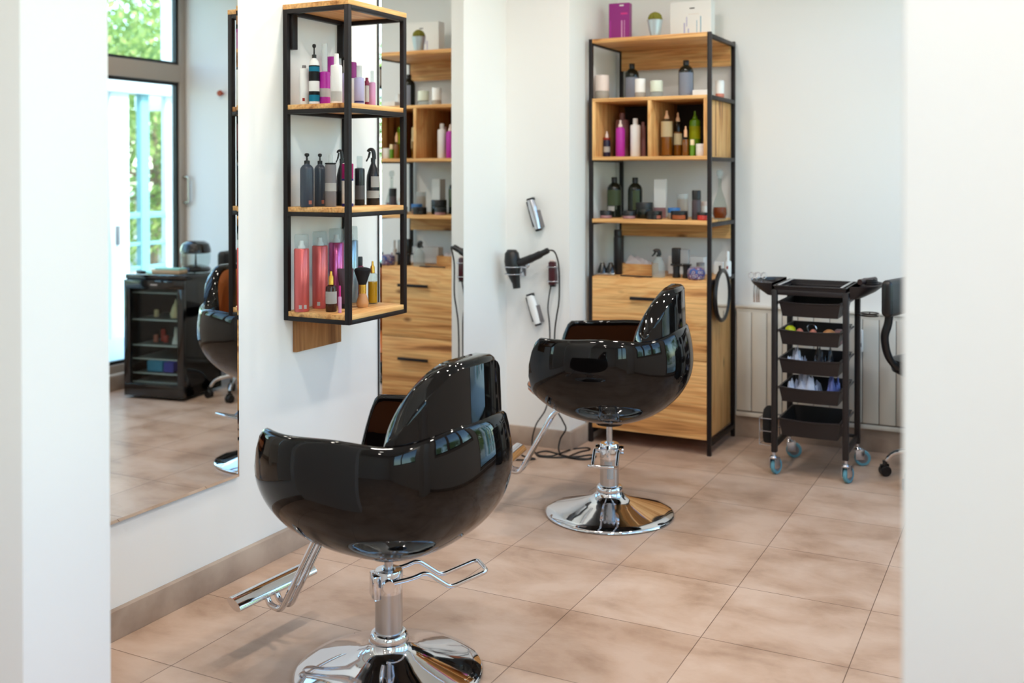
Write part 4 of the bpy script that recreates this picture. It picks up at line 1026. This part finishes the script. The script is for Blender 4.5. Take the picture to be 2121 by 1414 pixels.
# scissors in the left side tray
t = thing('scissors', (-1.225, 4.99, .866), .2, 'bunch of silver scissors standing in the left side tray of the trolley', 'scissors')
bm = NB()
for (dx, dy, tl) in ((-.015, 0, -.25), (.004, .006, .05), (.020, -.004, .35), (.0, -.015, -.05)):
    c0 = Vector((dx+tl*.04, dy, .045))
    tube(bm, [c0+Vector((.012*math.cos(q), .004*math.sin(q), .014*math.sin(q))) for q in [2*PI*k/16 for k in range(16)]], .0022, seg=6, closed=True)
    tube(bm, [c0-Vector((0, 0, .014)), Vector((dx, dy, .005)), Vector((dx*.6, dy, -.0))], .0024, seg=6)
obj('finger_rings', bm, M_SILV, t)
bm = NB()
for dx in (-.012, .0, .010): box(bm, dx-.004, dx+.005, -.002, .002, -.085, .004, .001)
obj('blades', bm, M_BRUSH, t)
# dryer coil on the right side tray
t = thing('curling_iron', (-.715, 5.00, .8900), .4, 'dark brown curling iron with coiled lead lying on the right side tray', 'curling iron')
obj('barrel', tb([(-.05, -.05, .016), (.0, .0, .018), (.045, .05, .018)], .013, seg=14), c_('dark_brown_plastic', (60, 44, 42), .35), t)
bm = NB()
for k in range(3): tube(bm, [(.008+(.036-.004*k)*math.cos(q), (.05-.005*k)*math.sin(q), .006+.008*k) for q in [2*PI*j/28 for j in range(28)]], .0045, seg=6, closed=True)
obj('lead', bm, M_CORD, t)
# wire basket on the trolley's left flank
t = thing('wire_basket', (TX0-.045, 5.00, .10), 0, 'wire basket with black brush head hung low on the trolley left side', 'basket')
bm = NB()
for z in (.01, .075, .135): tube(bm, fillet([(.043, -.05, z), (-.035, -.05, z), (-.035, .05, z), (.043, .05, z)], .01), .0025, seg=6)
for y in (-.05, .05):
    for x in (-.034, .04): tube(bm, [(x, y, .01), (x, y, .135)], .0025, seg=6)
obj('wire_frame', bm, M_SILV, t)
t = thing('neck_duster', (TX0-.042, 5.00, .1135), 0, 'rounded black brush standing in the low wire basket', 'brush')
obj('bristles', lt([(0, 0), (.028, 0), (.032, .02), (.034, .12), (.028, .155), (.014, .172), (0, .176)], seg=24), M_BRIS, t)
# hook with cord on the right flank
p = at_y(1790, 650, 5.15)
t = thing('dryer_holder', (TX1, 5.10, p.z), 0, 'wire spiral dryer holder on the right side of the trolley', 'holder')
bm = NB()
for k in range(2): tube(bm, [(.055+.04*math.cos(q), .035*math.sin(q), .012*k) for q in [2*PI*j/24 for j in range(24)]], .003, seg=6, closed=True)
tube(bm, [(0, 0, 0), (.016, 0, .0)], .004, seg=8); tube(bm, [(.05, .035, 0), (.05, .035, .012)], .003, seg=6)
obj('spiral', bm, mat('dark_wire', (90, 80, 78), .3, metal=.8), t)

# ------------------------------------------------------------------ work stool at the right
sx0, sy0 = -.458, 5.055
t = thing('work_stool', (sx0, sy0, 0), 0, 'black wheeled work stool with a small backrest, partly behind the right wall', 'stool')
bm = NB(); legs = []
ang = [math.radians(176), math.radians(248), math.radians(320), math.radians(32), math.radians(104)]
for a in ang:
    ca, sa = math.cos(a), math.sin(a)
    pth = smooth_path([(.02*ca, .02*sa, .135), (.08*ca, .08*sa, .130), (.15*ca, .15*sa, .110), (.183*ca, .183*sa, .070)], 5)
    obj('leg', tb(pth, [.016]*5+[.014]*5+[.012]*5+[.010], seg=12), M_CHROME, t, smooth=60)
    cst = thing('castor', (.190*ca, .190*sa, 0), a+.6); cst.parent = t
    bm2 = NB()
    for s in (-1, 1): lathe(bm2, [(0, -.008), (.022, -.008), (.025, -.004), (.025, .004), (.022, .008), (0, .008)], seg=24, mat=Matrix.Translation((0, s*.012, .025)) @ Matrix.Rotation(PI/2, 4, 'X'))
    obj('wheel', bm2, M_BLKPL, cst)
    bm2 = NB(); box(bm2, -.02, .024, -.004, .004, .02, .056, .003); lathe(bm2, [(0, .05), (.011, .05), (.011, .072), (0, .072)], seg=12); obj('housing', bm2, M_BLKGL, cst)
obj('column', lt([(0, .10), (.032, .10), (.034, .16), (.026, .17), (.026, .30), (.014, .305), (.014, .50), (0, .50)]), M_CHROME, t)
obj('seat', lt([(0, .48), (.13, .485), (.158, .50), (.166, .53), (.158, .555), (.11, .57), (0, .573)], seg=40), M_BLKPL, t)
bm = NB(); tube(bm, smooth_path([(.02, -.03, .475), (-.08, -.07, .50), (-.150, -.12, .56), (-.172, -.145, .66), (-.155, -.15, .74), (-.150, -.15, .84)], 6), .016, seg=10, rx=1.5); obj('back_spine', bm, M_BLKPL, t, smooth=60)
bm = NB(); Mb = Matrix.Translation((-.112, -.165, .777)) @ Matrix.Rotation(math.radians(-16), 4, 'Z')
box(bm, -.024, .024, -.175, .175, -.0, .162, .03, 5, mat=Mb)
for v in bm.verts:
    y = v.co.y+.17; v.co.x += .7*y*y
obj('backrest', bm, M_BLKPL, t, smooth=60)
bm = NB()
for z in (.815, .870): lathe(bm, [(0, 0), (.009, 0), (.007, .005), (0, .006)], seg=12, mat=Matrix.Translation((-.174, -.15, z)) @ Matrix.Rotation(-PI/2, 4, 'Y'))
obj('bolt', bm, M_SILV, t)

# ------------------------------------------------------------------ small fridge by the window, seen in the mirror
FX0, FX1, FY0, FY1, FH = -.280, .150, 4.745, 5.16, .775
t = thing('display_fridge', (-.022, 4.927, 0), math.radians(-10), 'small black glass-door fridge under the window, reflected in the tall mirror', 'fridge')
def fb(x0, x1, y0, y1, z0, z1, *a): return (x0, x1, y0, y1, z0, z1)+a
hw, hd = (FX1-FX0)/2, (FY1-FY0)/2
bm = NB()
box(bm, -hw, -hw+.025, -hd+.03, hd, .02, FH-.02); box(bm, hw-.025, hw, -hd+.03, hd, .02, FH-.02); box(bm, -hw, hw, hd-.02, hd, .02, FH-.02); box(bm, -hw, hw, -hd+.03, hd, .02, .08); box(bm, -hw-.004, hw+.004, -hd+.02, hd, FH-.03, FH, .004)
obj('cabinet_body', bm, M_BLKGL, t)
bm = NB()
for (x0, x1, z0, z1) in ((-hw, hw, FH-.085, FH-.032), (-hw, hw, .02, .095), (-hw, -hw+.045, .095, FH-.085), (hw-.045, hw, .095, FH-.085)): box(bm, x0, x1, -hd, -hd+.028, z0, z1, .002)
d = obj('door', bm, M_BLKGL, t)
obj('door_pane', bx(-hw+.045, hw-.045, -hd+.010, -hd+.016, .095, FH-.085), M_GLASSC, d, smooth=0)
obj('badge', bx(-.03, .02, -hd-.001, -hd, FH-.064, FH-.056), M_SILV, d)
M_SHW = mat('fridge_wire', (190, 200, 204), .3, metal=.3)
for z in (.66, .49, .33, .245, .155, .10):
    bm = NB(); box(bm, -hw+.026, hw-.026, -hd+.05, -hd+.056, z-.006, z+.003)
    for k in range(14): box(bm, -hw+.03+k*.0275, -hw+.033+k*.0275, -hd+.05, hd-.03, z-.003, z)
    obj('wire_shelf', bm, M_SHW, t)
fo = t
def in_fridge(name, lab, cat, x, y, z, bm, m):
    c, s = math.cos(fo.rotation_euler.z), math.sin(fo.rotation_euler.z)
    o = obj(name, bm, m, None); o.location = (fo.location.x+x*c-y*s, fo.location.y+x*s+y*c, z+.0006); o.rotation_euler.z = fo.rotation_euler.z
    return tag(o, lab, cat, 'things in the small fridge')
in_fridge('drink_pouch', 'cream pear-shaped bag on the upper fridge shelf', 'bag', -.075, -.08, .493, lt([(0, 0), (.030, .004), (.036, .03), (.024, .07), (.008, .10), (.003, .12), (0, .12)]), M_CREAM)
in_fridge('tea_bag_packet', 'pale crumpled packet on the middle fridge shelf', 'packet', -.09, -.08, .333, crumple(.028, .03, .11, 4), M_PAPER)
in_fridge('juice_carton', 'light blue carton lying on the lower fridge shelf', 'carton', .055, -.08, .158, bx(-.055, .055, -.04, .04, 0, .066, .002), mat('sky_blue_carton', (80, 160, 206), .5))
in_fridge('juice_carton', 'violet blue carton beside the light blue one in the fridge', 'carton', -.045, -.08, .158, bx(-.035, .035, -.04, .04, 0, .062, .002), mat('violet_carton', (84, 84, 190), .5))
in_fridge('milk_bottle', 'small white bottle right of the violet carton in the fridge', 'bottle', -.115, -.08, .158, lt([(0, 0), (.018, 0), (.018, .04), (.008, .052), (.008, .062), (0, .062)]), M_WHITE)
for (x, z, mt2, lb) in ((.07, .363, M_RED, 'small red can at the left of the middle fridge shelf'), (.02, .333, M_RED, 'small red can in the centre of the middle fridge shelf'), (.095, .333, M_COPL, 'copper-topped bottle at the far left of the middle fridge shelf'), (.09, .493, M_CREAM, 'small cream jar at the left of the upper fridge shelf')):
    in_fridge('drink_can', lb, 'can', x, -.05 if z != .363 else -.01, .493 if z == .493 else .333, lt([(0, 0), (.014, 0), (.016, .003), (.016, .035 if z != .363 else .06), (.012, .045 if z != .363 else .075), (0, .045 if z != .363 else .075)]), mt2)
in_fridge('wine_bottle', 'brown bottle lying at the bottom of the fridge', 'bottle', -.02, .0, .103, lt([(0, 0), (.024, 0), (.026, .004), (.026, .10), (.010, .13), (.010, .17), (0, .17)], mat=Matrix.Translation((-.09, 0, .026)) @ Matrix.Rotation(PI/2, 4, 'Y')), M_AMB)
# on top of the fridge
t = thing('table_lamp', (-.045, 5.10, FH), 0, 'mushroom table lamp with black dome, clear glass body and black foot on the fridge', 'lamp')
obj('foot', lt([(0, 0), (.095, 0), (.098, .006), (.085, .022), (.03, .036), (0, .038)], seg=40), M_BLKGL, t)
obj('stem', lt([(0, .035), (.007, .035), (.004, .11), (0, .11)], seg=12), M_BLKPL, t)
obj('glass_body', lt([(.082, .024), (.092, .05), (.094, .09), (.090, .115)], seg=40), M_GLASSC, t)
obj('lamp_shade', lt([(.094, .112), (.098, .116), (.096, .14), (.084, .172), (.06, .188), (0, .193)], seg=48), M_BLKGL, t)
t = thing('wooden_box', (-.04, 4.86, FH+.0006), math.radians(-10), 'flat pale wooden box on the front of the fridge top', 'box')
obj('body', bx(-.115, .085, -.045, .045, 0, .022, .002), wood('pale_wood_box', 'x', (226, 200, 170), (214, 184, 150), (190, 156, 120), 4, False), t)
o = obj('magazine', bx(-.10, .08, -.04, .04, 0, .010, .002), mat('mint_cover', (150, 206, 190), .4)); o.location = (-.055, 4.86, FH+.0232); o.rotation_euler.z = -.14; tag(o, 'mint green magazine lying on the flat wooden box', 'magazine')
t = thing('remote_control', (.115, 4.79, FH+.0006), .2, 'small black remote control near the fridge front corner', 'remote control')
obj('body', bx(-.03, .03, -.018, .018, 0, .014, .004), M_BLKPL, t); obj('keys', bx(-.02, .02, -.010, .010, .014, .0155, .0005), M_GREYT, t)
# copper knob on the back wall
t = thing('coat_hook', (.084, BY, 1.955), 0, 'round copper knob on the back wall above the table lamp', 'hook')
obj('knob', lt([(0, 0), (.008, 0), (.008, .015), (.018, .02), (.022, .032), (.016, .044), (0, .047)], mat=Matrix.Rotation(PI/2, 4, 'X')), mat('copper_knob', (176, 88, 66), .35, metal=.4), t)

# ------------------------------------------------------------------ outdoors beyond the windows
struct('ground', bx(RX+.16, 60, -40, 60, -.16, -.02), mat('pale_paving', (196, 192, 184), .8))
mt_ = mat('porch_metal', (128, 172, 174), .4); mw_ = mat('porch_white', (226, 234, 238), .5)
t = thing('glass_porch', (1.9, 6.4, -.02), 0, 'white and grey-green porch frame with posts and rails outside the window', 'porch')
def pb(name, x0, x1, y0, y1, z0, z1, m_): part(name, bx(x0, x1, y0, y1, z0, z1, .004), m_, t)
pb('post', 1.76, 1.84, 6.03, 6.22, -.02, 2.1, mw_); pb('post', 1.77, 1.83, 6.36, 6.45, -.02, 2.1, mt_); pb('post', 1.77, 1.83, 6.64, 6.72, -.02, 2.9, mw_); pb('post', 1.77, 1.83, 6.85, 6.91, -.02, 2.9, mt_)
pb('beam', 1.72, 1.88, 5.0, 8.6, 2.07, 2.22, mw_); pb('beam', 1.80, 3.6, 8.0, 8.16, 2.07, 2.22, mw_)
pb('rail', 1.78, 1.82, 6.2, 9.4, 1.03, 1.08, mt_); pb('rail', 1.78, 1.82, 6.2, 9.4, .80, .83, mt_); pb('rail', 1.78, 1.82, 6.2, 9.4, .60, .63, mt_); pb('rail', 1.78, 1.82, 6.2, 9.4, .35, .40, mt_)
pb('door_handle', 1.73, 1.76, 6.075, 6.10, .82, .98, M_GREYT)
pb('step', .60, 1.9, 5.2, 9.4, -.02, .06, mw_)
M_BARK = mat('bark', (132, 112, 92), .9)
ml = mat('leaves', (104, 140, 52), .6); bb = bsdf(ml); bb.inputs['Subsurface Weight'].default_value = 0
oi = N(ml, 'ShaderNodeNewGeometry'); 
try:
    L(ml, ramp(ml, oi.outputs['Random Per Island'], [(.0, (74, 100, 62)), (.5, (120, 142, 84)), (1, (192, 198, 120))]), bb.inputs['Base Color'])
except Exception: pass
tl = N(ml, 'ShaderNodeBsdfTranslucent'); tl.inputs[0].default_value = srgb(160, 186, 96)
ms = N(ml, 'ShaderNodeMixShader'); ms.inputs[0].default_value = .4
L(ml, bb.outputs[0], ms.inputs[1]); L(ml, tl.outputs[0], ms.inputs[2]); L(ml, ms.outputs[0], ml.node_tree.nodes['Material Output'].inputs[0])
def tree_meshes(seed, low=0):
    rr_ = random.Random(seed); bm = NB()
    pth = smooth_path([(0, 0, 0), (.1, .05, 1.2), (-.05, .1, 2.4), (.1, 0, 3.6)], 5)
    tube(bm, pth, [.11-.005*i for i in range(len(pth))], seg=10)
    cl = []
    for k in range(9):
        a = rr_.uniform(0, 2*PI); r_ = rr_.uniform(.8, 1.9); z = rr_.uniform(.6, 3.6) if low else rr_.uniform(2.0, 5.0)
        e = Vector((r_*math.cos(a), r_*math.sin(a), z)); s0 = Vector((0, 0, rr_.uniform(.5, 2.2) if low else rr_.uniform(1.4, 3.2)))
        pth = smooth_path([s0, (s0+e)/2+Vector((0, 0, .25)), e], 4); tube(bm, pth, [.05-.004*i for i in range(len(pth))], seg=6)
        cl.append((e, rr_.uniform(.8, 1.25)))
    cl += [(Vector((0, 0, 4.2)), 1.5), (Vector((.3, -.5, 3.0)), 1.2), (Vector((-.5, .6, 3.2)), 1.2)]
    if low: cl = [(c_2*Vector((1, 1, 1)) if False else Vector((c_2.x, c_2.y, min(c_2.z, 3.0))), q_) for c_2, q_ in cl]
    bl = NB()
    for c0, rd in cl:
        for _ in range(520):
            d_ = Vector((rr_.gauss(0, 1), rr_.gauss(0, 1), rr_.gauss(0, .8))).normalized()*rd*rr_.uniform(.25, 1)**.6
            p_ = c0+d_; n_ = Vector((rr_.gauss(0, 1), rr_.gauss(0, 1), rr_.gauss(.6, 1))).normalized(); a_ = n_.orthogonal().normalized(); b_ = n_.cross(a_); s_ = rr_.uniform(.05, .10)
            v = [bl.verts.new(p_+a_*s_), bl.verts.new(p_+b_*s_*.5), bl.verts.new(p_-a_*s_), bl.verts.new(p_-b_*s_*.5)]; bl.faces.new(v)
    return bm, bl
tps = []
for sd, lo_ in ((2, 0), (5, 0), (9, 1)):
    bw, bl = tree_meshes(sd, lo_); q = bpy.data.meshes.new('trunk'); bmesh.ops.recalc_face_normals(bw, faces=bw.faces[:]); bw.to_mesh(q); q.materials.append(M_BARK)
    q2 = bpy.data.meshes.new('foliage'); bl.to_mesh(q2); q2.materials.append(ml); tps.append((q, q2))
trees = [(5.4, 9.0, .8, 'leafy green tree closest to the porch, seen through the glazed door'), (7.2, 11.7, .75, 'bushy low tree behind the porch rails'), (4.2, 16.0, .7, 'bushy low tree farther along behind the porch'),
         (15.5, 20.0, 1.1, 'tall leafy tree in the far background outside'), (5.6, 4.4, .7, 'bushy tree outside the wide window'), (6.4, .4, .7, 'bushy tree outside, level with the opening'), (6.6, -4.2, .7, 'bushy tree outside the foyer window'), (11.2, 14.6, 1.1, 'bushy tree far behind the tree at the porch'),
         (11.5, 4.0, 1.0, 'tall leafy tree across the paving from the wide window')]
for i, (x, y, s, lb) in enumerate(trees):
    t = thing('tree', (x, y, -.03), i*1.3, lb, 'tree', None); t.scale = (s, s, s)
    for q, nme in zip(tps[2 if 'bushy' in lb else i % 2], ('trunk', 'foliage')):
        o = bpy.data.objects.new(nme, q); C.objects.link(o); o.parent = t
        if nme == 'foliage': o['kind'] = 'stuff'
